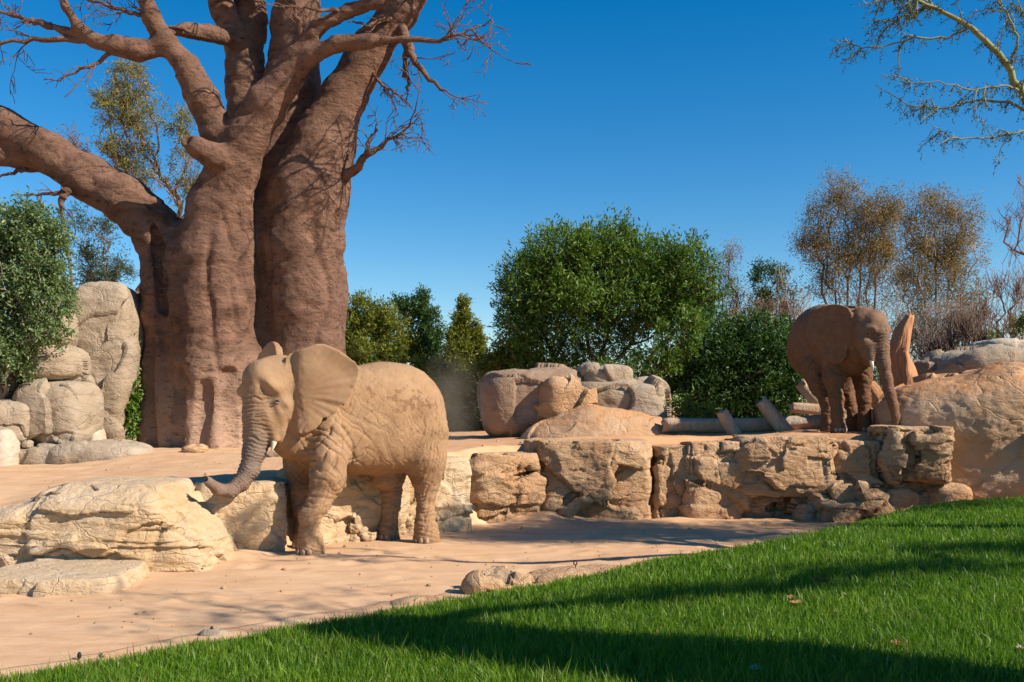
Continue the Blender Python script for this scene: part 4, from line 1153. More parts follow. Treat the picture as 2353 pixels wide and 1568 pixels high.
def log(name, label, pts, rad, mat_, seed, sides=18, cat='log', group='logs and posts on the terrace', rough=.20, twist=0):
    """a trunk piece built about its own axis: bark ridges, knots, splintered ends"""
    pts = np.array(pts, float); rng = np.random.default_rng(seed)
    n = 26; t = np.linspace(0, len(pts) - 1, n)
    P = np.stack([np.interp(t, np.arange(len(pts)), pts[:, k]) for k in range(3)], -1)
    R = np.interp(t, np.arange(len(pts)), np.array(rad, float))
    tg = np.gradient(P, axis=0); tg /= np.linalg.norm(tg, axis=1)[:, None]
    e1 = np.cross(tg, [.2, .95, .1]); e1 /= np.linalg.norm(e1, axis=1)[:, None]; e2 = np.cross(tg, e1)
    th = np.arange(sides) * 2 * math.pi / sides
    u = np.stack([np.cos(th)[None] + 0 * t[:, None], np.sin(th)[None] + 0 * t[:, None], t[:, None] * .5 + 0 * th[None]], -1).reshape(-1, 3)
    rr = (R[:, None] * (1 + rough * fbm(u * np.array([1.8, 1.8, .9]) + seed, 3).reshape(n, sides) - .35 * rough * crease(perlin(u * np.array([4, 4, .5]) + seed * 3), .2).reshape(n, sides)))
    ring = P[:, None] + rr[..., None] * (np.cos(th)[None, :, None] * e1[:, None] + np.sin(th)[None, :, None] * e2[:, None])
    for k, sg in ((0, -1), (n - 1, 1)):
        ring[k] += sg * tg[k] * (rng.uniform(-.25, .25, sides) * R[k])[:, None]
    v = ring.reshape(-1, 3)
    i = np.arange(n - 1)[:, None] * sides; j = np.arange(sides)[None]; j2 = (j + 1) % sides
    q = np.stack([i + j, i + j2, i + sides + j2, i + sides + j], -1).reshape(-1, 4)
    b0 = len(v); v = np.vstack([v, P[:1] + tg[:1] * R[0] * .12, P[-1:] - tg[-1:] * R[-1] * .12]); k = np.arange(sides); k2 = (k + 1) % sides
    tr = np.vstack([np.stack([k2, k, np.full(sides, b0)], -1), np.stack([(n - 1) * sides + k, (n - 1) * sides + k2, np.full(sides, b0 + 1)], -1)])
    o = mesh_obj(name, v, [q, tr], mat_, origin=P[0])
    tag(o, label, cat, group)
    return o
log('log', 'long pale log lying across the terrace behind the two leaning posts', [V(1522, 977, 19.9), V(1650, 977, 19.8), V(1800, 974, 19.7), V(1990, 972, 19.6)], [.135, .145, .15, .17], W_GREY, 3)
log('leaning_post', 'short leaning post, left of the two in front of the long log', [V(1690, 1004, 19.2), V(1672, 970, 19.2), V(1658, 946, 19.2)], [.135, .135, .12], W_GREY, 4)
log('leaning_post', 'longer leaning post, right of the two in front of the long log', [V(1812, 1000, 19.3), V(1775, 955, 19.3), V(1748, 921, 19.3)], [.15, .135, .115], W_GREY, 5)
log('log', 'short log end jutting left behind the far elephant, above the long log', [V(1818, 936, 20.6), V(1880, 941, 20.6), V(1990, 952, 20.6)], [.115, .125, .14], W_GREY, 6)
log('log', 'thick log slanting down behind the far elephant, its top end cut', [V(1838, 880, 20.8), V(1880, 925, 20.8), V(1960, 1005, 20.8)], [.13, .155, .18], W_GREY, 7)
log('log', 'red-brown log propped between the far elephant trunk and the stump', [V(1995, 885, 21.0), V(2030, 940, 20.6), V(2062, 990, 20.2)], [.17, .18, .19], W_RED, 8)
st = log('tree_stump', 'tall split orange stump standing right of the far elephant', [V(2095, 975, 20.8), V(2080, 905, 20.8), V(2068, 850, 20.9), V(2064, 810, 20.9), V(2075, 760, 20.9), V(2090, 724, 20.9)], [.31, .29, .25, .20, .16, .085], W_RED, 9, 26, 'stump', None, .34)
log('log', 'low log running right from the foot of the split stump', [V(2090, 935, 20.9), V(2130, 918, 21.0), V(2185, 905, 21.2)], [.22, .20, .2], W_RED, 10)
# ---------------------------------------------------------------- lawn
def lawn():
    m, nt, b = nmat("lawn_soil", .95, .05)
    n = noise(nt, coord(nt), 9, 4)
    nt.links.new(mixc(nt, n, (.016, .034, .007), (.035, .060, .014)), b.inputs['Base Color'])
    X = np.arange(-6.5, 12.01, .12); T = np.linspace(0, 1, 70)
    gx, gt = np.meshgrid(X, T, indexing='ij')
    ye = edge_y(gx); y0 = 2.0
    gy = y0 + (ye - y0) * gt
    gz = lawn_z(gx.ravel(), gy.ravel())
    idx = np.arange(gx.size).reshape(gx.shape)
    q = np.stack([idx[:-1, :-1], idx[1:, :-1], idx[1:, 1:], idx[:-1, 1:]], -1).reshape(-1, 4)
    o = mesh_obj('lawn_ground', np.stack([gx.ravel(), gy.ravel(), gz], -1), q, m)
    tag(o, 'soil under the lawn in the foreground', 'ground', kind='structure')
    g, nt, b = nmat("grass_blade", .45, .35)
    at = attr(nt, 'tone').outputs['Fac']
    pn = noise(nt, coord(nt), 1.1, 3); pn2 = noise(nt, coord(nt), 2.6, 4)
    c = ramp(nt, at, [(0.0, (.042, .100, .008)), (.45, (.125, .240, .012)), (.8, (.250, .370, .028)), (.97, (.38, .42, .11)), (1.0, (.38, .30, .13))])
    c = mixc(nt, ramp(nt, pn, [(.35, 0.0), (.65, .5)]), c, (.085, .180, .012))
    c = mixc(nt, ramp(nt, pn2, [(.55, 0.0), (.75, .5)]), c, (.22, .24, .04))
    nt.links.new(c, b.inputs['Base Color'])
    tl = N(nt, 'ShaderNodeBsdfTranslucent'); nt.links.new(mixc(nt, 1.0, c, (1.0, 1.15, .6), 'MULTIPLY'), tl.inputs['Color'])
    ms = N(nt, 'ShaderNodeMixShader'); ms.inputs[0].default_value = .35
    nt.links.new(b.outputs[0], ms.inputs[1]); nt.links.new(tl.outputs[0], ms.inputs[2]); nt.links.new(ms.outputs[0], nt.nodes['Material Output'].inputs[0])
    rng = np.random.default_rng(3)
    # blades stand denser where the lawn is near
    n = 420000
    y = 4.9 + (16.6 - 4.9) * rng.uniform(0, 1, n) ** 1.25
    x = rng.uniform(-1, 1, n) * (.60 * y + .5) + .05
    edge = edge_y(x) + .10 * perlin(np.stack([x * 2.5, 0 * x, 0 * x], -1)) + rng.normal(0, .05, n)
    k = (y < edge) & (x > -6) & (x < 11.5)
    x, y = x[k], y[k]; n = len(x)
    p2 = np.stack([x, y, 0 * x], -1)
    clump = perlin(p2 * 1.6) * .5 + perlin(p2 * 5.5) * .5
    z = lawn_z(x, y)
    L = (.080 + .034 * clump + rng.exponential(.022, n)) * np.clip(.85 + (10 - y) * .03, .6, 1.1) * sstep(edge[k] - y, -.1, .25).clip(.55, 1)
    a = rng.uniform(0, 2 * math.pi, n) ; lean = np.abs(rng.normal(.0, .42, n)) + .06
    la = np.stack([np.cos(a), np.sin(a), 0 * a], -1)
    w = rng.uniform(.0022, .0050, n) * np.clip(y / 7.5, 1, 2.2)
    fa = rng.uniform(0, math.pi, n); sd = np.stack([np.cos(fa), np.sin(fa), 0 * fa], -1)
    P0 = np.stack([x, y, z - .005], -1)
    P1 = P0 + la * (L * lean * .30)[:, None] + np.array([0, 0, 1.0]) * (L * .55)[:, None]
    P2 = P0 + la * (L * lean * 1.0)[:, None] + np.array([0, 0, 1.0]) * (L * (1 - .28 * lean ** 2).clip(.35, 1))[:, None]
    W = w[:, None] * sd
    v = np.stack([P0 - W, P0 + W, P1 + W * .8, P1 - W * .8, P2], 1).reshape(-1, 3)
    i = np.arange(n)[:, None] * 5
    q = i + np.array([0, 1, 2, 3]); t = i + np.array([3, 2, 4])
    tone = np.clip(.45 + .22 * clump + rng.normal(0, .17, n) + (rng.uniform(0, 1, n) < .02) * .5, 0, 1)
    o = mesh_obj('grass', v, [q, t], g, attrs={'tone': np.repeat(tone, 5)})
    tag(o, 'short green grass of the lawn in the foreground', 'grass', kind='stuff')
lawn()
# ---------------------------------------------------------------- trees and shrubs
def leaf_mat(name, stops, trans=.35, rough=.45, spec=.35):
    m, nt, b = nmat(name, rough, spec)
    c = ramp(nt, attr(nt, 'tone').outputs['Fac'], stops)
    nt.links.new(c, b.inputs['Base Color'])
    tl = N(nt, 'ShaderNodeBsdfTranslucent'); nt.links.new(mixc(nt, 1.0, c, (1.05, 1.1, .55), 'MULTIPLY'), tl.inputs['Color'])
    ms = N(nt, 'ShaderNodeMixShader'); ms.inputs[0].default_value = trans
    nt.links.new(b.outputs[0], ms.inputs[1]); nt.links.new(tl.outputs[0], ms.inputs[2]); nt.links.new(ms.outputs[0], nt.nodes['Material Output'].inputs[0])
    return m
def twig_mat(name, a, b_):
    m, nt, b = nmat(name, .85, .2)
    nt.links.new(mixc(nt, noise(nt, coord(nt), 6, 4), a, b_), b.inputs['Base Color'])
    return m
L_GREEN = leaf_mat("leaf_green", [(0, (0.045, 0.098, 0.013)), (.5, (0.103, 0.188, 0.022)), (.85, (0.188, 0.269, 0.043)), (1, (0.325, 0.362, 0.088))])
L_DARK = leaf_mat("leaf_dark", [(0, (0.019, 0.050, 0.012)), (.5, (0.041, 0.096, 0.019)), (.85, (0.084, 0.168, 0.034)), (1, (0.144, 0.228, 0.060))])
L_OLIVE = leaf_mat("leaf_olive", [(0, (0.083, 0.108, 0.013)), (.5, (0.179, 0.206, 0.025)), (.85, (0.289, 0.283, 0.041)), (1, (0.386, 0.331, 0.068))])
L_SILVER = leaf_mat("leaf_silver_green", [(0, (0.072, 0.123, 0.043)), (.5, (0.138, 0.210, 0.072)), (.85, (0.239, 0.297, 0.123)), (1, (0.377, 0.406, 0.203))])
L_YELLOW = leaf_mat("leaf_yellow_green", [(0, (0.098, 0.111, 0.026)), (.5, (0.215, 0.208, 0.052)), (.8, (0.351, 0.280, 0.072)), (1, (0.494, 0.286, 0.104))])
L_BLUE = leaf_mat("leaf_blue_green", [(0, (0.026, 0.055, 0.031)), (.5, (0.058, 0.098, 0.046)), (.85, (0.130, 0.143, 0.052)), (1, (0.286, 0.208, 0.078))])
L_BROWN = leaf_mat("leaf_russet", [(0, (0.112, 0.099, 0.029)), (.4, (0.200, 0.152, 0.045)), (.75, (0.288, 0.184, 0.061)), (1, (0.400, 0.240, 0.096))])
L_ACACIA = leaf_mat("leaf_acacia", [(0, (.030, .055, .022)), (.6, (.065, .095, .030)), (1, (.14, .15, .05))])
T_BROWN = twig_mat("twig_brown", (.10, .060, .040), (.18, .115, .080))
T_RED = twig_mat("twig_reddish", (.16, .085, .055), (.27, .165, .115))
T_GREY = twig_mat("twig_grey", (.20, .16, .13), (.34, .29, .25))
T_PALE = twig_mat("bark_pale", (.30, .24, .19), (.50, .42, .34))
T_YELLOW = twig_mat("bark_yellow_green", (.20, .185, .075), (.33, .30, .13))

def in_lobes(lobes, n, rng, bias=2.4):
    """points spread through a crown's lobes, denser towards their outsides. lobe: centre(3), radii(3), weight"""
    w = np.array([l[2] if len(l) > 2 else l[1][0] * l[1][2] for l in lobes], float); w /= w.sum()
    k = rng.choice(len(lobes), n, p=w)
    d = rng.normal(size=(n, 3)); d /= np.linalg.norm(d, axis=1)[:, None]
    u = rng.uniform(0, 1, n) ** (1 / bias)
    C = np.array([l[0] for l in lobes]); R = np.array([l[1] for l in lobes])
    return C[k] + d * u[:, None] * R[k], d
def skeleton(soup, base, targets, rng, rtip=.006, power=.5, stem=None, rmax=None, sides=5, sag=.0, wob=.05):
    base = np.asarray(base, float)
    P = [base]; par = [-1]; pl = [0.0]
    if stem is not None:
        for s in stem:
            P.append(np.asarray(s, float)); par.append(len(P) - 2); pl.append(pl[-1] + np.linalg.norm(P[-1] - P[-2]))
    n0 = len(P)
    tg = targets[np.argsort(np.linalg.norm(targets - base, axis=1))]
    paths = []
    for T in tg:
        A = np.array(P); cost = np.linalg.norm(A - T, axis=1) + .38 * np.array(pl) + 2.0 * np.maximum(A[:, 2] - T[2] + .7 * np.hypot(A[:, 0] - T[0], A[:, 1] - T[1]), 0)
        k = int(np.argmin(cost)); a = A[k]; L = np.linalg.norm(T - a)
        ids = [k]; prev = k
        for t in (.33, .66, 1.0):
            p = a + (T - a) * t + (rng.normal(0, wob * L, 3) if t < 1 else 0) + np.array([0, 0, -sag * L * math.sin(t * 3.14)])
            P.append(p); par.append(prev); pl.append(pl[prev] + L / 3); prev = len(P) - 1; ids.append(prev)
        paths.append(ids)
    cnt = np.zeros(len(P)); 
    for ids in paths: cnt[ids[-1]] += 1
    for i in range(len(P) - 1, 0, -1): cnt[par[i]] += cnt[i]
    r = rtip * np.maximum(cnt, 1) ** power
    if rmax: r = np.minimum(r, rmax)
    P = np.array(P)
    if stem is not None:
        soup.tube(P[:n0], r[:n0] * np.linspace(1.15, 1, n0), 9)
    for ids in paths:
        rr = r[ids].copy(); rr[0] = min(rr[0], rr[1] * 1.3)
        soup.tube(P[ids], rr, sides if rr[1] > .02 else 4, cap=False)
    return P
def vl(lobes, Y, depth=1.0):
    """surveyed crown lobes (vx, vy, rx, ry, dY, weight)"""
    out = []
    for l in lobes:
        x, y, rx, ry = l[:4]; dy = l[4] if len(l) > 4 else 0; w = l[5] if len(l) > 5 else rx * ry
        s = (Y + dy) / FV
        out.append((V(x, y, Y + dy), np.array([rx * s, min(rx, ry) * s * depth * 1.1, ry * s]), w))
    return out
def tree(name, label, base, lobes, nclus, per, leaf, mat_, tmat, seed, ntip=160, cat='tree', group=None, stem=None, rtip=.006, power=.5, spread=.16, up=.35, droop=0.0, bias=2.4, rmax=None, tips=0, parts=('trunk', 'crown'), flip=.3, wob=.05, tuft=.68):
    rng = np.random.default_rng(seed)
    base = np.asarray(base, float)
    root = empty(name, base); tag(root, label, cat, group)
    T, _ = in_lobes(lobes, ntip, rng, 1.8)
    s = Soup()
    nodes = skeleton(s, base, T, rng, rtip, power, stem, rmax, wob=wob)
    # sprigs: most leaves sit in small tufts on and in the lobes
    nm = max(8, nclus // 26); mc, md = in_lobes(lobes, nm, rng, 4.0)
    mr = np.array([min(l[1]) for l in lobes]).mean() * rng.uniform(.28, .55, nm)
    minis = [(mc[i] + md[i] * mr[i] * .35, np.array([mr[i], mr[i], mr[i] * 1.1]), mr[i] ** 2) for i in range(nm)]
    k1 = int(nclus * tuft)
    c1, d1 = in_lobes(minis, k1, rng, 2.2); c2, d2_ = in_lobes(lobes, nclus - k1, rng, bias)
    cp = np.vstack([c1, c2]); cd = np.vstack([d1, d2_]); pm = rng.permutation(nclus); cp, cd = cp[pm], cd[pm]
    if tips:
        for p, d in zip(cp[:tips], cd[:tips]):
            d2 = d + rng.normal(0, .5, 3) + np.array([0, 0, up]); d2 /= np.linalg.norm(d2); L = spread * rng.uniform(1.5, 4)
            a0 = nodes[int(np.argmin(((nodes - (p - d2 * L)) ** 2).sum(1)))]
            s.tube([a0, (a0 + p) / 2 + rng.normal(0, .03, 3), p + d2 * L * .3], [rtip * .9, rtip * .7, rtip * .4], 3, cap=False)
    s.build(parts[0], tmat, root)
    c = Soup()
    n = nclus * per
    k = np.repeat(np.arange(nclus), per)
    ax = cd + np.array([0, 0, up]) + rng.normal(0, .35, (nclus, 3)); ax /= np.linalg.norm(ax, axis=1)[:, None]
    along = rng.uniform(-1, 1, n)
    pos = cp[k] + ax[k] * (along * spread)[:, None] + rng.normal(0, spread * .28, (n, 3))
    d = ax[k] * .7 + rng.normal(0, .6, (n, 3)) + np.array([0, 0, -droop])
    ct = rng.normal(0, .12, nclus)
    tone = np.clip(.48 + ct[k] + rng.normal(0, .16, n) + .1 * along, 0, 1)
    leaves(c, pos, d, leaf[0], leaf[1], rng, tone, flip_up=flip)
    c.build(parts[1], mat_, root, smooth=False)
    return root
def zg(x, y): return float(ground_h(x, y)[0])
def gbase(vx, Y):
    x = (vx - 1176.5) * Y / FV
    return np.array([x, Y, zg(x, Y) - .05])

# the round evergreen in the middle
b = gbase(1400, 26.5)
tree('evergreen_tree', 'large round-crowned green tree in the middle, dark stems showing below', b,
     vl([(1285, 600, 85, 80), (1385, 580, 85, 66), (1480, 600, 80, 66), (1570, 640, 75, 76), (1205, 665, 70, 76), (1310, 690, 105, 85), (1450, 680, 100, 76), (1540, 700, 70, 60), (1190, 745, 55, 60, 0, 2300), (1260, 790, 75, 60, .5, 2600), (1370, 780, 90, 60, .8, 2200), (1250, 845, 70, 40, .5, 1700), (1480, 770, 60, 40, .8, 900), (1620, 690, 35, 45)], 26.0, 1.2),
     7600, 9, (.145, .040), L_GREEN, T_BROWN, 101, 260, tuft=.38, stem=[b + np.array([-.1, 0, .5])], rtip=.009, power=.47, spread=.17, up=.5, tips=500, rmax=.16)
b = gbase(1330, 29.5)
tree('dark_undergrowth', 'dark undergrowth at the foot of the large round-crowned tree', b,
     vl([(1230, 870, 60, 45), (1310, 850, 60, 45), (1400, 860, 60, 45), (1480, 850, 60, 45), (1560, 840, 60, 50), (1290, 910, 120, 50), (1450, 910, 120, 50)], 28.6, 1.0), 1500, 9, (.13, .042), L_DARK, T_BROWN, 104, 60, cat='shrub', stem=[b + np.array([0, 0, .3])], spread=.16, tips=150)
# the dark hedge right of it
b = gbase(1700, 25.3)
tree('evergreen_shrub', 'dense dark green rounded shrub left of the far elephant', b,
     vl([(1635, 800, 85, 75), (1750, 790, 85, 72), (1700, 880, 130, 85), (1590, 890, 65, 85), (1822, 850, 35, 80), (1690, 960, 140, 50), (1800, 930, 50, 60)], 24.6, 1.1),
     5600, 9, (.12, .042), L_DARK, T_BROWN, 102, 130, tuft=.35, cat='shrub', stem=[b + np.array([0, 0, .4])], spread=.15, up=.3)
b = gbase(1500, 24.2)
tree('leafy_shrub', 'bright green leafy shrub between the middle rocks and the dark shrub', b,
     vl([(1505, 820, 45, 40), (1465, 862, 42, 24), (1545, 780, 40, 40), (1580, 750, 35, 30), (1400, 850, 30, 18)], 23.4, 1.0), 420, 9, (.13, .04), L_GREEN, T_BROWN, 103, 60, cat='shrub', stem=[b + np.array([0, 0, .3])], spread=.15, tips=60)
for i, (x, y, rx, ry, lb) in enumerate([(1580, 930, 26, 26, 'leafy green plant sprouting behind the long pale log'), (1630, 950, 24, 14, 'small green plant sprouting close to the left leaning post'), (1990, 960, 18, 30, 'green plant between the legs of the far elephant'), (2045, 975, 18, 20, 'little green plant behind the hanging trunk of the far elephant')]):
    b = gbase(x, 20.9 if i < 2 else 22.0)
    tree('green_plant', lb, b, vl([(x, y, rx, ry)], b[1], 1.0), 46 if i == 0 else 30, 8, (.12, .032), L_GREEN, T_BROWN, 110 + i, 18, cat='plant', spread=.12, parts=('stem', 'foliage'))
# the row behind the near elephant
G = 'conifer-like shrubs behind the near elephant'
for i, (lb, mt, lobes, Yd, nc, bx) in enumerate([
    ('yellow-green shrub growing against the right side of the baobab trunk', L_OLIVE, [(822, 715, 26, 42), (800, 760, 30, 50), (862, 742, 30, 52), (892, 735, 26, 40), (850, 810, 70, 60), (830, 870, 60, 50), (910, 800, 40, 60)], 30, 2000, 850),
    ('dark green shrub with two crests right of the yellow-green one', L_DARK, [(930, 712, 22, 34), (966, 702, 22, 34), (990, 750, 26, 48), (962, 790, 44, 46), (985, 830, 40, 50)], 30.8, 1150, 960),
    ('pointed cypress-shaped shrub standing out against the sky', L_OLIVE, [(1062, 706, 9, 22, 0, 420), (1061, 740, 18, 30, 0, 800), (1060, 785, 30, 40), (1058, 840, 44, 55), (1096, 760, 8, 26, 0, 400), (1096, 800, 16, 32)], 29.5, 1150, 1062),
    ('low rounded olive shrub left of the middle rocks', L_OLIVE, [(1158, 838, 46, 46), (1128, 870, 42, 48), (1184, 812, 26, 30), (1165, 900, 54, 54)], 27.5, 1250, 1155),
    ('dusty olive thicket just behind the near elephant rump', L_OLIVE, [(900, 900, 70, 70), (1000, 900, 70, 70), (1080, 930, 60, 70), (960, 960, 90, 50), (1060, 990, 80, 40)], 28.2, 2300, 1000)]):
    b = gbase(bx, Yd)
    tree('olive_shrub' if mt is L_OLIVE else 'dark_shrub', lb, b, vl(lobes, Yd, 1.1), int(nc * 1.5), 9, (.105, .042), mt, T_BROWN, 120 + i, 70, tuft=.5, cat='shrub', group=G, stem=[b + np.array([0, 0, .5])], spread=.13, up=.8, tips=120)
# left edge
b = np.array([-10.6, 19.4, zg(-10.6, 19.4)])
tree('silver_leaved_tree', 'dense silver-green bushy tree leaning over the boulders at the left edge', b,
     vl([(20, 520, 75, 60), (80, 540, 58, 52), (-40, 560, 80, 80), (110, 620, 52, 60), (40, 620, 90, 80), (115, 690, 46, 55), (50, 710, 85, 70), (-30, 720, 80, 80), (90, 765, 52, 42), (10, 800, 60, 50), (-30, 860, 40, 50, 0, 900)], 18.3, 1.0),
     4700, 9, (.085, .036), L_SILVER, T_GREY, 130, 150, stem=[b + np.array([.2, -.4, 1.4])], spread=.11, up=.15, droop=.25, tips=200)
b = gbase(300, 20.9)
tree('hanging_vine', 'green vine hanging in the gap between the tall rough rock and the baobab', b,
     vl([(300, 790, 13, 34), (296, 850, 10, 26, 0, 200), (297, 900, 16, 40), (300, 960, 15, 50), (304, 830, 8, 40)], 20.3, 1.2), 420, 9, (.09, .06), L_GREEN, T_BROWN, 131, 30, cat='vine', spread=.09, up=-.3, droop=.6, parts=('stem', 'foliage'))
# tall trees behind the baobab
b = gbase(330, 36)
tree('tall_thin_tree', 'tall yellow-green tree rising behind the baobab limbs', b,
     vl([(300, 195, 55, 42), (265, 250, 45, 45), (325, 255, 48, 50), (255, 320, 45, 40), (310, 335, 55, 45), (350, 385, 40, 45, 0, 1200), (290, 400, 45, 35), (420, 300, 30, 55, 0, 900), (432, 375, 38, 50, 0, 1400), (405, 430, 35, 40, 0, 1000), (475, 225, 18, 22, 0, 160), (455, 450, 28, 50, 0, 700)], 35.5, 1.1),
     1700, 9, (.135, .036), L_YELLOW, T_RED, 132, 260, stem=[b + np.array([-.1, 0, 3.0]), b + np.array([-.2, 0, 5.0])], rtip=.008, spread=.2, tips=500, droop=.2)
b = gbase(230, 33)
tree('tall_thin_tree', 'blue-green sparse tree left of the baobab trunk', b,
     vl([(185, 500, 40, 38), (225, 540, 48, 42), (265, 600, 40, 40), (215, 610, 45, 40), (255, 660, 45, 40), (170, 570, 28, 30, 0, 500)], 32.5, 1.0),
     620, 9, (.125, .034), L_BLUE, T_BROWN, 133, 130, stem=[b + np.array([0, 0, 2.0])], spread=.19, tips=260, droop=.2)
b = gbase(175, 38)
tree('tall_thin_tree', 'russet thin treetop seen above the left baobab limb', b,
     vl([(172, 318, 34, 26), (150, 345, 22, 20), (195, 350, 20, 20)], 37.5, 1.0), 90, 8, (.12, .035), L_BROWN, T_RED, 134, 70, stem=[b + np.array([0, 0, 4.0])], spread=.2, tips=120)
# feathery winter trees at the right
GF = 'feathery russet trees behind the far elephant'
def feathery(lb, vx, Y, lobes, nc, ntip, seed, mat_=L_BROWN, tmat=T_RED, stems=5, group=GF, per=6, name='feathery_tree', fan=60, tips=900, top=640):
    rng = np.random.default_rng(seed)
    b = gbase(vx, Y)
    root = empty(name, b); tag(root, lb, 'tree', group)
    L = vl(lobes, Y, 1.0)
    T, _ = in_lobes(L, ntip, rng, 1.5)
    s = Soup()
    # several stems rise from one stool
    sx = np.linspace(-1, 1, stems) if stems > 1 else np.zeros(1)
    own = np.argmin(np.abs((T[:, 0] - b[0])[:, None] - sx[None] * fan * Y / FV), axis=1)
    for k in range(stems):
        mid = V(vx + sx[k] * fan * .55, 820, Y + rng.normal(0, .5)); hi = V(vx + sx[k] * fan + rng.normal(0, 8), top + 60 * abs(sx[k]), Y + rng.normal(0, .6))
        TT = T[own == k]
        if len(TT) < 3: continue
        skeleton(s, b + np.array([sx[k] * .3, 0, 0]), TT, rng, 0.0075, .42, [mid, hi], .045, 5, sag=-.02, wob=.012)
    L2 = [(l[0], l[1] * 1.18, l[2]) for l in L]
    pick = rng.integers(0, len(T), nc); cd = rng.normal(size=(nc, 3)); cd /= np.linalg.norm(cd, axis=1)[:, None]
    cp = T[pick] + rng.normal(0, .26, (nc, 3))
    tdir = rng.normal(size=(tips, 3)); tp = T[rng.integers(0, len(T), tips)] + tdir * .12 + np.array([0, 0, .12])
    for p, d in zip(tp, tdir):
        d2 = d * .5 + rng.normal(0, .45, 3) + np.array([0, 0, .9]); d2 /= np.linalg.norm(d2); l = rng.uniform(.3, .9)
        m = p - d2 * l * .4 + rng.normal(0, .04, 3)
        s.tube([p - d2 * l, m, p], [.0085, .007, .004], 3, cap=False)
    s.build('stems', tmat, root)
    c = Soup(); n = nc * per; k = np.repeat(np.arange(nc), per)
    ax = cd * .6 + np.array([0, 0, .6]) + rng.normal(0, .4, (nc, 3)); ax /= np.linalg.norm(ax, axis=1)[:, None]
    pos = cp[k] + ax[k] * (rng.uniform(-1, 1, n) * .30)[:, None] + rng.normal(0, .13, (n, 3))
    leaves(c, pos, ax[k] * .5 + rng.normal(0, .6, (n, 3)) + np.array([0, 0, -.3]), .10, .032, rng, np.clip(.55 + rng.normal(0, .25, n), 0, 1))
    c.build('crown', mat_, root, smooth=False)
    return root
feathery('taller feathery russet tree above the back of the far elephant', 1945, 38, [(1935, 440, 50, 34), (1890, 490, 45, 45), (1980, 500, 60, 50), (2035, 485, 40, 38), (1870, 560, 42, 48), (1950, 580, 75, 55), (2030, 570, 50, 50), (1900, 640, 60, 60, 0, 1600), (2000, 650, 70, 60, 0, 1800), (1960, 720, 90, 60, 0, 1100)], 760, 420, 141, per=46, tips=450)
feathery('feathery russet tree with pale forked branches at the right', 2150, 39, [(2140, 465, 50, 32), (2090, 500, 40, 40), (2190, 510, 50, 45), (2225, 540, 36, 40), (2120, 560, 50, 50), (2190, 590, 60, 50), (2100, 640, 60, 60), (2200, 670, 60, 60, 0, 2200), (2130, 730, 90, 60, 0, 2400), (2240, 720, 40, 70, 0, 800)], 760, 420, 142, tmat=T_PALE, per=46, tips=450)
feathery('low russet brushwood behind the split stump', 2130, 31, [(2110, 760, 60, 60), (2180, 740, 60, 60), (2070, 800, 60, 50), (2170, 810, 70, 50), (2060, 720, 40, 60, 0, 1200), (2030, 860, 50, 45), (2100, 880, 60, 50), (2010, 920, 40, 50)], 260, 500, 143, tmat=T_GREY, fan=90, tips=1500, top=780)
feathery('narrow russet treetop left of the dark green one, behind the hedge', 1675, 40, [(1675, 585, 26, 26), (1665, 640, 26, 30), (1690, 680, 40, 40), (1660, 720, 40, 30)], 330, 120, 144, stems=2, fan=20, tips=260)
feathery('dry brown thicket behind the dark shrub', 1770, 33, [(1760, 720, 60, 40), (1810, 700, 30, 40), (1700, 730, 40, 30), (1830, 740, 24, 50)], 150, 200, 145, tmat=T_RED, fan=60, tips=500, top=760)
b = gbase(1775, 35)
tree('dark_green_tree', 'dark green airy tree behind the hedge, left of the far elephant', b, vl([(1760, 620, 30, 26), (1745, 660, 30, 28), (1795, 650, 30, 34), (1800, 700, 28, 34), (1740, 700, 30, 26)], 34.5, 1.0), 420, 9, (.125, .04), L_DARK, T_BROWN, 146, 90, stem=[b + np.array([0, 0, 2.0])], spread=.18, tips=120)
def bare(lb, vx, Y, lobes, ntip, seed, stems, tips, fan, top, tmat=T_BROWN, group='bare winter shrubs at the right edge'):
    rng = np.random.default_rng(seed); b = gbase(vx, Y)
    L = vl(lobes, Y, 1.0); T, _ = in_lobes(L, ntip, rng, 1.6); s = Soup()
    sx = np.linspace(-1, 1, stems) if stems > 1 else np.zeros(1)
    own = np.argmin(np.abs((T[:, 0] - b[0])[:, None] - sx[None] * fan * Y / FV), axis=1)
    for k in range(stems):
        TT = T[own == k]
        if len(TT) < 3: continue
        skeleton(s, b + np.array([sx[k] * .2, 0, 0]), TT, rng, .007, .42, [V(vx + sx[k] * fan * .6, (top + 900) / 2, Y), V(vx + sx[k] * fan, top, Y)], .045, 5, sag=-.03, wob=.02)
    tp, td = in_lobes(L, tips, rng, 1.3)
    for p, d in zip(tp, td):
        d2 = d * .4 + rng.normal(0, .25, 3) + np.array([0, 0, 1.0]); d2 /= np.linalg.norm(d2); l = rng.uniform(.25, .7)
        s.tube([p - d2 * l, p - d2 * l * .4 + rng.normal(0, .03, 3), p], [.008, .0065, .0035], 3, cap=False)
    root = empty('bare_shrub', b); tag(root, lb, 'shrub', group)
    s.build('branches', tmat, root)
bare('bare dark tree cut by the right picture edge, reaching into the sky', 2420, 27, [(2310, 500, 40, 40), (2350, 470, 40, 60), (2330, 560, 30, 30), (2400, 500, 60, 80), (2345, 410, 14, 30)], 110, 151, 1, 160, 10, 640, T_RED)
bare('thin bare shrub in front of the sky near the right edge', 2310, 33, [(2290, 640, 40, 40), (2340, 650, 40, 60), (2260, 700, 40, 50), (2320, 730, 60, 60)], 200, 152, 4, 600, 60, 740, T_RED)
bare('bare grey bush between the split stump and the right boulders', 2215, 26, [(2215, 730, 60, 50), (2180, 780, 70, 40), (2260, 770, 50, 40), (2150, 800, 50, 40)], 260, 153, 5, 900, 70, 810, T_BROWN)
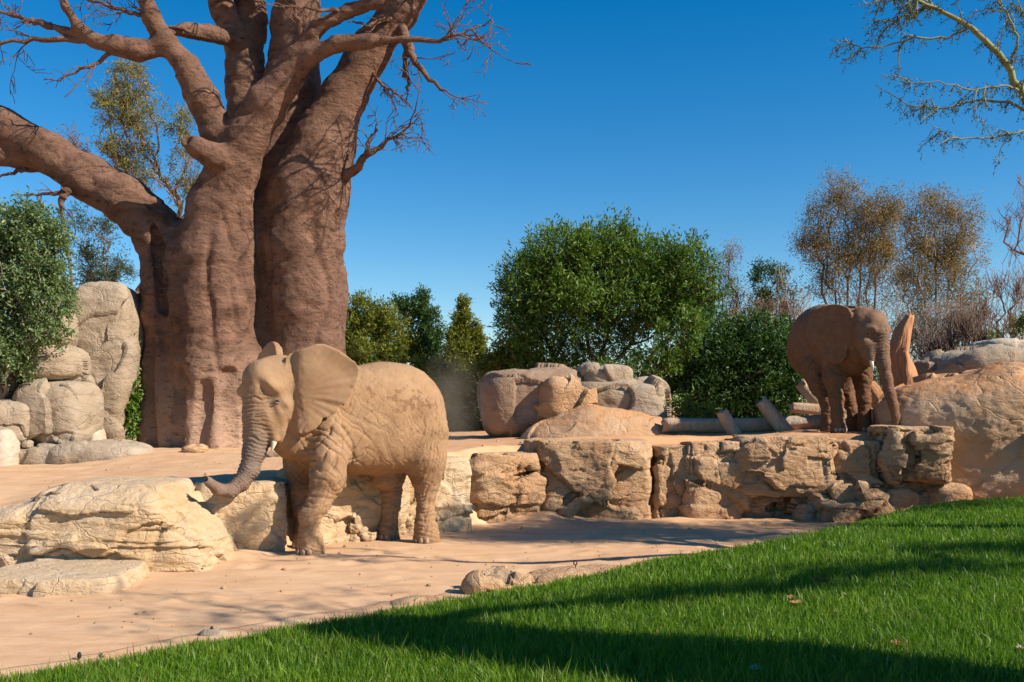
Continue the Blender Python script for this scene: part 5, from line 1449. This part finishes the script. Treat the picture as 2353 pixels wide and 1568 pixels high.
bare('thin bare twigs between the middle tree and the low olive shrub', 1180, 30, [(1170, 790, 30, 30), (1195, 800, 24, 40)], 30, 154, 2, 40, 15, 840, T_BROWN)
bare('bare arching shrub just left of the far elephant back', 1815, 30, [(1800, 620, 30, 40), (1850, 680, 30, 40), (1825, 720, 26, 50)], 46, 155, 3, 60, 30, 760, T_GREY)
b = gbase(2030, 25)
tree('leafy_shrub', 'dark low shrub behind the hanging trunk and legs of the far elephant', b, vl([(2020, 880, 40, 40), (2060, 900, 40, 40), (1985, 900, 35, 45), (2030, 945, 60, 40)], 24.8), 420, 9, (.11, .035), L_DARK, T_BROWN, 157, 40, cat='shrub', spread=.14)
b = gbase(2345, 26)
tree('leafy_shrub', 'green shrub top behind the right boulders at the picture edge', b, vl([(2335, 765, 24, 18), (2370, 750, 30, 30), (2290, 770, 20, 10)], 25.5), 160, 9, (.11, .035), L_OLIVE, T_BROWN, 156, 40, cat='shrub', spread=.14)

# ---------------------------------------------------------------- trees beside the lawn: the acacia whose bough hangs into the sky, and two whose shade falls here
def acacia():
    rng = np.random.default_rng(61)
    base = np.array([8.9, 11.6, zg(8.9, 11.6) - .05])
    root = empty('acacia_tree', base)
    tag(root, 'yellow-barked thorny acacia whose bough hangs into the sky at the upper right', 'tree')
    s = Soup(); lf = Soup(); th = Soup()
    Y0 = 10.0
    def path(pts, r0, r1, sides=6, n=18):
        P = np.array([V(x, y, Y0 + d) for x, y, d in pts]); t = np.linspace(0, len(P) - 1, n)
        Q = np.stack([np.interp(t, np.arange(len(P)), P[:, k]) for k in range(3)], -1); Q[1:-1] += rng.normal(0, .008, (n - 2, 3))
        s.tube(Q, np.linspace(r0, r1, n), sides); return Q
    def dress(Q, n, dens=1.0, sub=True, f0=.0):
        for i in range(n):
            k = int(rng.uniform(f0, 1) * (len(Q) - 1)); p = Q[k]
            d = rng.normal(0, .5, 3) + np.array([-.3, 0, -.75]); d /= np.linalg.norm(d); L = rng.uniform(.06, .16)
            m = 9; t = np.linspace(.1, 1, m)[:, None]
            pos = p + d * L * t + rng.normal(0, .006, (m, 3))
            leaves(lf, pos, rng.normal(0, .7, (m, 3)) + d, .034, .010, rng)
            s.tube([p, p + d * L * .5, p + d * L], [.002, .0015, .001], 3, cap=False)
            if rng.uniform() < .35:
                d = rng.normal(0, 1, 3); d /= np.linalg.norm(d)
                th.tube([p, p + d * .05], [.0025, .0006], 3, cap=False)
    def sub(Q, n, L, dens):
        for i in range(n):
            k = rng.integers(3, len(Q) - 1); tg = Q[k + 1] - Q[k]; tg /= np.linalg.norm(tg)
            d = tg * .6 + rng.normal(0, .5, 3); d /= np.linalg.norm(d); l = L * rng.uniform(.5, 1.2)
            pts = [Q[k]]
            for j in range(6):
                d = d + rng.normal(0, .2, 3) + np.array([0, 0, -.06]); d /= np.linalg.norm(d); pts.append(pts[-1] + d * l / 6)
            s.tube(pts, np.linspace(.008, .003, 7), 4, cap=False); dress(np.array(pts), int(dens), sub=False)
    main = path([(2470, 420, .1), (2400, 300, .05), (2353, 220, 0), (2300, 130, 0), (2240, 70, -.05), (2170, 30, -.05), (2090, -10, -.1)], .045, .016, 8, 26)
    dress(main, 60); sub(main, 10, .5, 14)
    for pts, r, n in (([(2380, 270, 0), (2320, 235, .05), (2250, 232, .1), (2160, 250, .1), (2080, 240, .1), (2010, 195, .1)], .016, 46),
                      ([(2400, 300, 0), (2340, 305, -.1), (2260, 320, -.1), (2190, 315, -.15), (2140, 288, -.15)], .012, 20),
                      ([(2230, 62, 0), (2180, 85, .1), (2110, 85, .1), (2020, 112, .1), (1960, 105, .1), (1925, 92, .1)], .013, 30),
                      ([(2350, 215, 0), (2310, 195, -.2), (2240, 205, -.2), (2150, 190, -.3), (2080, 195, -.3)], .011, 46),
                      ([(2160, 25, 0), (2110, 20, .1), (2050, 50, .1), (1990, 48, .1)], .010, 20),
                      ([(2130, 5, 0), (2080, -20, 0), (2020, 0, 0), (1985, 12, 0)], .010, 18),
                      ([(2320, 150, 0), (2340, 90, -.2), (2310, 20, -.3), (2260, -30, -.3)], .014, 34),
                      ([(2353, 220, .2), (2400, 150, .3), (2360, 60, .4), (2330, -20, .4)], .014, 34)):
        Q = path(pts, r, .004, 5, 20); dress(Q, n); sub(Q, 5, .32, 8)
    # trunk and the rest of the flat crown, out of the picture
    a = V(2470, 420, 10.1)
    skb = [base + np.array([-.3, 0, 1.6]), base + np.array([-.8, -.1, 2.9])]
    s.tube([base + np.array([0, 0, -.1]), skb[0], skb[1]], [.24, .19, .16], 9)
    s.tube([skb[1], (skb[1] + a) / 2 + np.array([0, 0, .1]), a], [.10, .08, .062], 8)
    lob = [(np.array([8.7, 11.7, 6.4]), np.array([1.7, 1.1, .6]), 2.4), (np.array([10.6, 12.0, 6.2]), np.array([1.9, 1.2, .8]), 2.4), (np.array([12.8, 13.0, 5.6]), np.array([2.0, 1.5, .9]), 1.5), (np.array([9.6, 13.0, 6.3]), np.array([1.6, .8, .5]), 1.2)]
    T, _ = in_lobes(lob, 170, rng, 1.6)
    skeleton(s, skb[1], T, rng, .009, .5, None, .12, 5, wob=.07)
    cp, cd = in_lobes(lob, 3000, rng, 1.6); k = np.repeat(np.arange(3000), 14); n = len(k)
    leaves(lf, cp[k] + rng.normal(0, .13, (n, 3)) * np.array([1.3, 1.0, .5]), rng.normal(0, 1, (n, 3)), .095, .032, rng)
    s.build('trunk', T_YELLOW, root); lf.build('crown', L_ACACIA, root, smooth=False); tag(th.build('thorns', T_PALE, root), kind='stuff')
acacia()
def shade_tree(lb, base, lobes, trunk_r, H, seed, nc, ntip, mat_=L_GREEN, leaf=(.12, .05), lean=(0, 0)):
    b = np.array([base[0], base[1], zg(*base) - .05])
    rng = np.random.default_rng(seed)
    root = empty('shade_tree', b); tag(root, lb, 'tree')
    s = Soup()
    ln = np.array([lean[0], lean[1], 0.0])
    st = [b + ln * .35 + np.array([0, 0, H * .33]), b + ln * .72 + np.array([.1, .05, H * .66]), b + ln + np.array([0, 0, H])]
    s.tube([b] + st, [trunk_r * 1.25, trunk_r * 1.1, trunk_r * .95, trunk_r * .8], 14)
    T, _ = in_lobes(lobes, ntip, rng, 1.6)
    skeleton(s, st[-1], T, rng, .012, .55, None, trunk_r * .36, 5, wob=.07)
    s.build('trunk', T_GREY, root)
    c = Soup(); cp, cd = in_lobes(lobes, nc, rng, 1.8); k = np.repeat(np.arange(nc), 10); n = len(k)
    leaves(c, cp[k] + rng.normal(0, .15, (n, 3)), rng.normal(0, 1, (n, 3)), leaf[0], leaf[1], rng)
    c.build('crown', mat_, root, smooth=False)
A3 = lambda *a: np.array(a, float)
shade_tree('thick-trunked tree beside the lawn, out of the picture to the right', (5.1, 2.8), [(A3(7.6, 5.4, 7.9), A3(1.6, 1.6, .9), .25), (A3(9.0, 4.6, 7.6), A3(1.8, 1.6, .9), .3), (A3(8.8, 6.2, 5.5), A3(1.3, .3, .35), 1.1), (A3(10.6, 6.8, 5.5), A3(1.3, .35, .35), 1.2), (A3(12.0, 7.9, 5.5), A3(1.2, .45, .4), 1.2)], .60, 6.1, 71, 420, 84, lean=(2.1, 2.2))
# ---------------------------------------------------------------- small things: pegs, wire, fallen leaves, dust
M_BLACK, _nt, _b = nmat("black_plastic", .5, .3); _b.inputs['Base Color'].default_value = (.012, .011, .011, 1)
M_WIRE, _nt, _b = nmat("thin_wire", .5, .4); _b.inputs['Base Color'].default_value = (.12, .08, .055, 1)
tops = []
for i, (x, y, Y, lb, ring) in enumerate([(183, 1507, 7.55, 'black wire peg at the far left of the lawn edge', 0), (487, 1447, 8.45, 'black wire peg beside the small grey edging stone', 0), (881, 1397, 9.75, 'black ringed wire peg between the left pegs and the split edging stone', 1),
                                  (1113, 1322, 10.2, 'thin black peg standing on the split edging stone', 2), (1322, 1297, 11.0, 'black ringed wire peg behind the long low edging stone', 1)]):
    c = V(x, y, Y); g = zg(c[0], c[1])
    root = empty('wire_peg', (c[0], c[1], g)); tag(root, lb, 'peg', 'pegs of the wire along the lawn edge')
    s = Soup(); s.tube([(c[0], c[1], g - .04), (c[0], c[1], c[2] - .01)], [.006, .005] if ring != 2 else [.009, .007], 8); s.build('rod', M_BLACK, root)
    s = Soup()
    if ring == 1:
        t = np.linspace(0, 2 * math.pi, 15); s.tube(np.stack([c[0] + .018 * np.cos(t), c[1] + 0 * t, c[2] + .018 + .022 * np.sin(t)], -1), .007, 6); s.build('ring', M_BLACK, root)
    elif ring == 0:
        s.tube([c + np.array([0, 0, -.02]), c + np.array([0, 0, -.008]), c + np.array([0, 0, .015]), c + np.array([0, 0, .03])], [.008, .016, .016, .007], 10); s.build('insulator', M_BLACK, root)
    else:
        s.tube([c + np.array([0, 0, -.012]), c + np.array([.002, 0, .018])], [.008, .007], 8); s.build('cap', M_BLACK, root)
    tops.append(c)
s = Soup()
ext = [V(-60, 1556, 7.1)] + tops
for a, b in zip(ext[:-1], ext[1:]):
    t = np.linspace(0, 1, 9)[:, None]; P = a + (b - a) * t; P[:, 2] -= (.05 * np.sin(t * math.pi))[:, 0]
    P[:, 2] = np.maximum(P[:, 2], ground_h(P[:, 0], P[:, 1]) + .012)
    s.tube(P, .0022, 4)
tag(s.build('fence_wire', M_WIRE), 'thin slack wire strung low between the pegs along the lawn edge', 'wire')

L_DRY, _nt, _b = nmat("dry_leaf", .8, .2)
_nt.links.new(ramp(_nt, noise(_nt, coord(_nt), 25, 3), [(.3, (.26, .11, .04)), (.55, (.40, .20, .08)), (.75, (.52, .36, .20))]), _b.inputs['Base Color'])
L_WHITE, _nt, _b = nmat("bleached_leaf", .8, .2)
_nt.links.new(ramp(_nt, noise(_nt, coord(_nt), 25, 3), [(.3, (.30, .24, .18)), (.7, (.45, .39, .31))]), _b.inputs['Base Color'])
def fallen(x, y, size, lb, seed, mat_=L_DRY, lift=.05):
    """a curled dry leaf with a midrib and a toothed rim"""
    rng = np.random.default_rng(seed)
    # walk down the sight line to the lawn
    for Y in np.arange(5.0, 17, .01):
        p = V(x, y, Y)
        if p[2] < float(lawn_z(np.array([p[0]]), np.array([p[1]]))[0]) + lift: break
    n = 9; t = np.linspace(0, 1, n); w = np.sin(t * math.pi) ** .7 * .36 * (1 + .25 * rng.normal(size=n)) + .01
    mid = np.stack([t - .5, 0 * t, .25 * (t - .5) ** 2 * 2], -1)
    a = mid + np.stack([0 * t, w, .5 * w * rng.uniform(.4, 1.2)], -1); c = mid + np.stack([0 * t, -w, .5 * w * rng.uniform(.2, 1.2)], -1)
    v = np.concatenate([mid, a, c]) * size
    an = rng.uniform(0, 6.28); tl = rng.uniform(-.5, .5)
    R = np.array([[math.cos(an), -math.sin(an), 0], [math.sin(an), math.cos(an), 0], [0, 0, 1]]) @ np.array([[1, 0, 0], [0, math.cos(tl), -math.sin(tl)], [0, math.sin(tl), math.cos(tl)]])
    v = v @ R.T + p
    i = np.arange(n - 1)
    q = np.vstack([np.stack([i, i + 1, n + i + 1, n + i], -1), np.stack([2 * n + i, 2 * n + i + 1, i + 1, i], -1)])
    v2 = np.vstack([v, v - np.array([0, 0, .002])]); q2 = np.vstack([q, q[:, ::-1] + len(v)])
    o = mesh_obj('fallen_leaf', v2, q2, mat_, origin=p); tag(o, lb, 'leaf', 'dry leaves fallen on the lawn')
for i, (x, y, sz, lb, mt) in enumerate([
    (1660, 1312, .11, 'orange dry leaf on the lawn just below the grass crest', L_DRY), (1885, 1337, .16, 'broad brown dry leaf on the middle of the lawn', L_DRY), (2155, 1277, .10, 'tan dry leaf near the right end of the lawn crest', L_DRY),
    (1830, 1387, .12, 'dark curled leaf on the lawn above the big shadow', L_DRY), (1818, 1372, .07, 'small upright tan leaf next to the dark curled one', L_DRY), (2068, 1480, .12, 'red-brown leaf at the lower right of the lawn', L_DRY),
    (2040, 1520, .09, 'rusty leaf at the upper rim of the big shadow, lower right', L_DRY), (1735, 1536, .075, 'bleached white leaf lying in the big shadow', L_WHITE), (2347, 1490, .08, 'pale dry leaf at the right picture edge', L_WHITE),
    (513, 1562, .08, 'pale leaf at the bottom edge in the left grass', L_WHITE), (1395, 1530, .06, 'narrow orange leaf in the sunlit grass below the big shadow', L_DRY), (1940, 1365, .05, 'small pale leaf fragment right of the broad brown leaf', L_WHITE)]):
    fallen(x, y, sz, lb, 400 + i, mt)

def pebbles():
    rng = np.random.default_rng(91); n = 620
    x = rng.uniform(-7.5, 6.5, n); y = rng.uniform(8.2, 19.5, n)
    ws = wall_sd(x, y); k = (y > edge_y(x) + .05) & ((np.abs(ws) > .5) | (rng.uniform(0, 1, n) < .5)); x, y = x[k], y[k]
    z = ground_h(x, y); d, q = cube_sphere(2); s = Soup()
    for i in range(len(x)):
        r = rng.uniform(.006, .018) * (1 + 1.6 * (rng.uniform() < .06))
        s.put(d * r * rng.uniform(.6, 1.3, 3) * np.array([1, 1, .7]) + np.array([x[i], y[i], z[i] + r * .25]), q)
    tag(s.build('pebbles', R_TAN), 'small pebbles and crumbs scattered on the sand', 'pebbles', kind='stuff')
pebbles()
def dust():
    c = V(1035, 925, 17.6); r = np.array([.75, .7, 1.15])
    d, q = cube_sphere(20)
    v = d * r * (1 + .18 * fbm(d * 1.7 + 3, 2))[:, None] + c
    m = bpy.data.materials.new("dust"); m.use_nodes = True; nt = m.node_tree; nt.nodes.clear()
    out = N(nt, 'ShaderNodeOutputMaterial'); pv = N(nt, 'ShaderNodeVolumePrincipled')
    pv.inputs['Color'].default_value = (.80, .62, .46, 1); pv.inputs['Anisotropy'].default_value = 0.1
    p = coord(nt, tuple(1 / r), obj=True)
    ln = N(nt, 'ShaderNodeVectorMath', operation='LENGTH'); nt.links.new(p, ln.inputs[0])
    fall = ramp(nt, ln.outputs['Value'], [(.15, 1.0), (.9, 0.0)])
    n1 = ramp(nt, noise(nt, coord(nt), 2.2, 3), [(.3, .15), (.7, 1.0)])
    nt.links.new(math_n(nt, 'MULTIPLY', math_n(nt, 'MULTIPLY', fall, n1), .7), pv.inputs['Density'])
    nt.links.new(pv.outputs[0], out.inputs['Volume'])
    o = mesh_obj('dust_cloud', v, q, m, origin=c)
    tag(o, 'faint puff of dust drifting behind the near elephant', 'dust', kind='stuff')
dust()
E1 = elephant_near()
E2 = elephant_far(1.47)
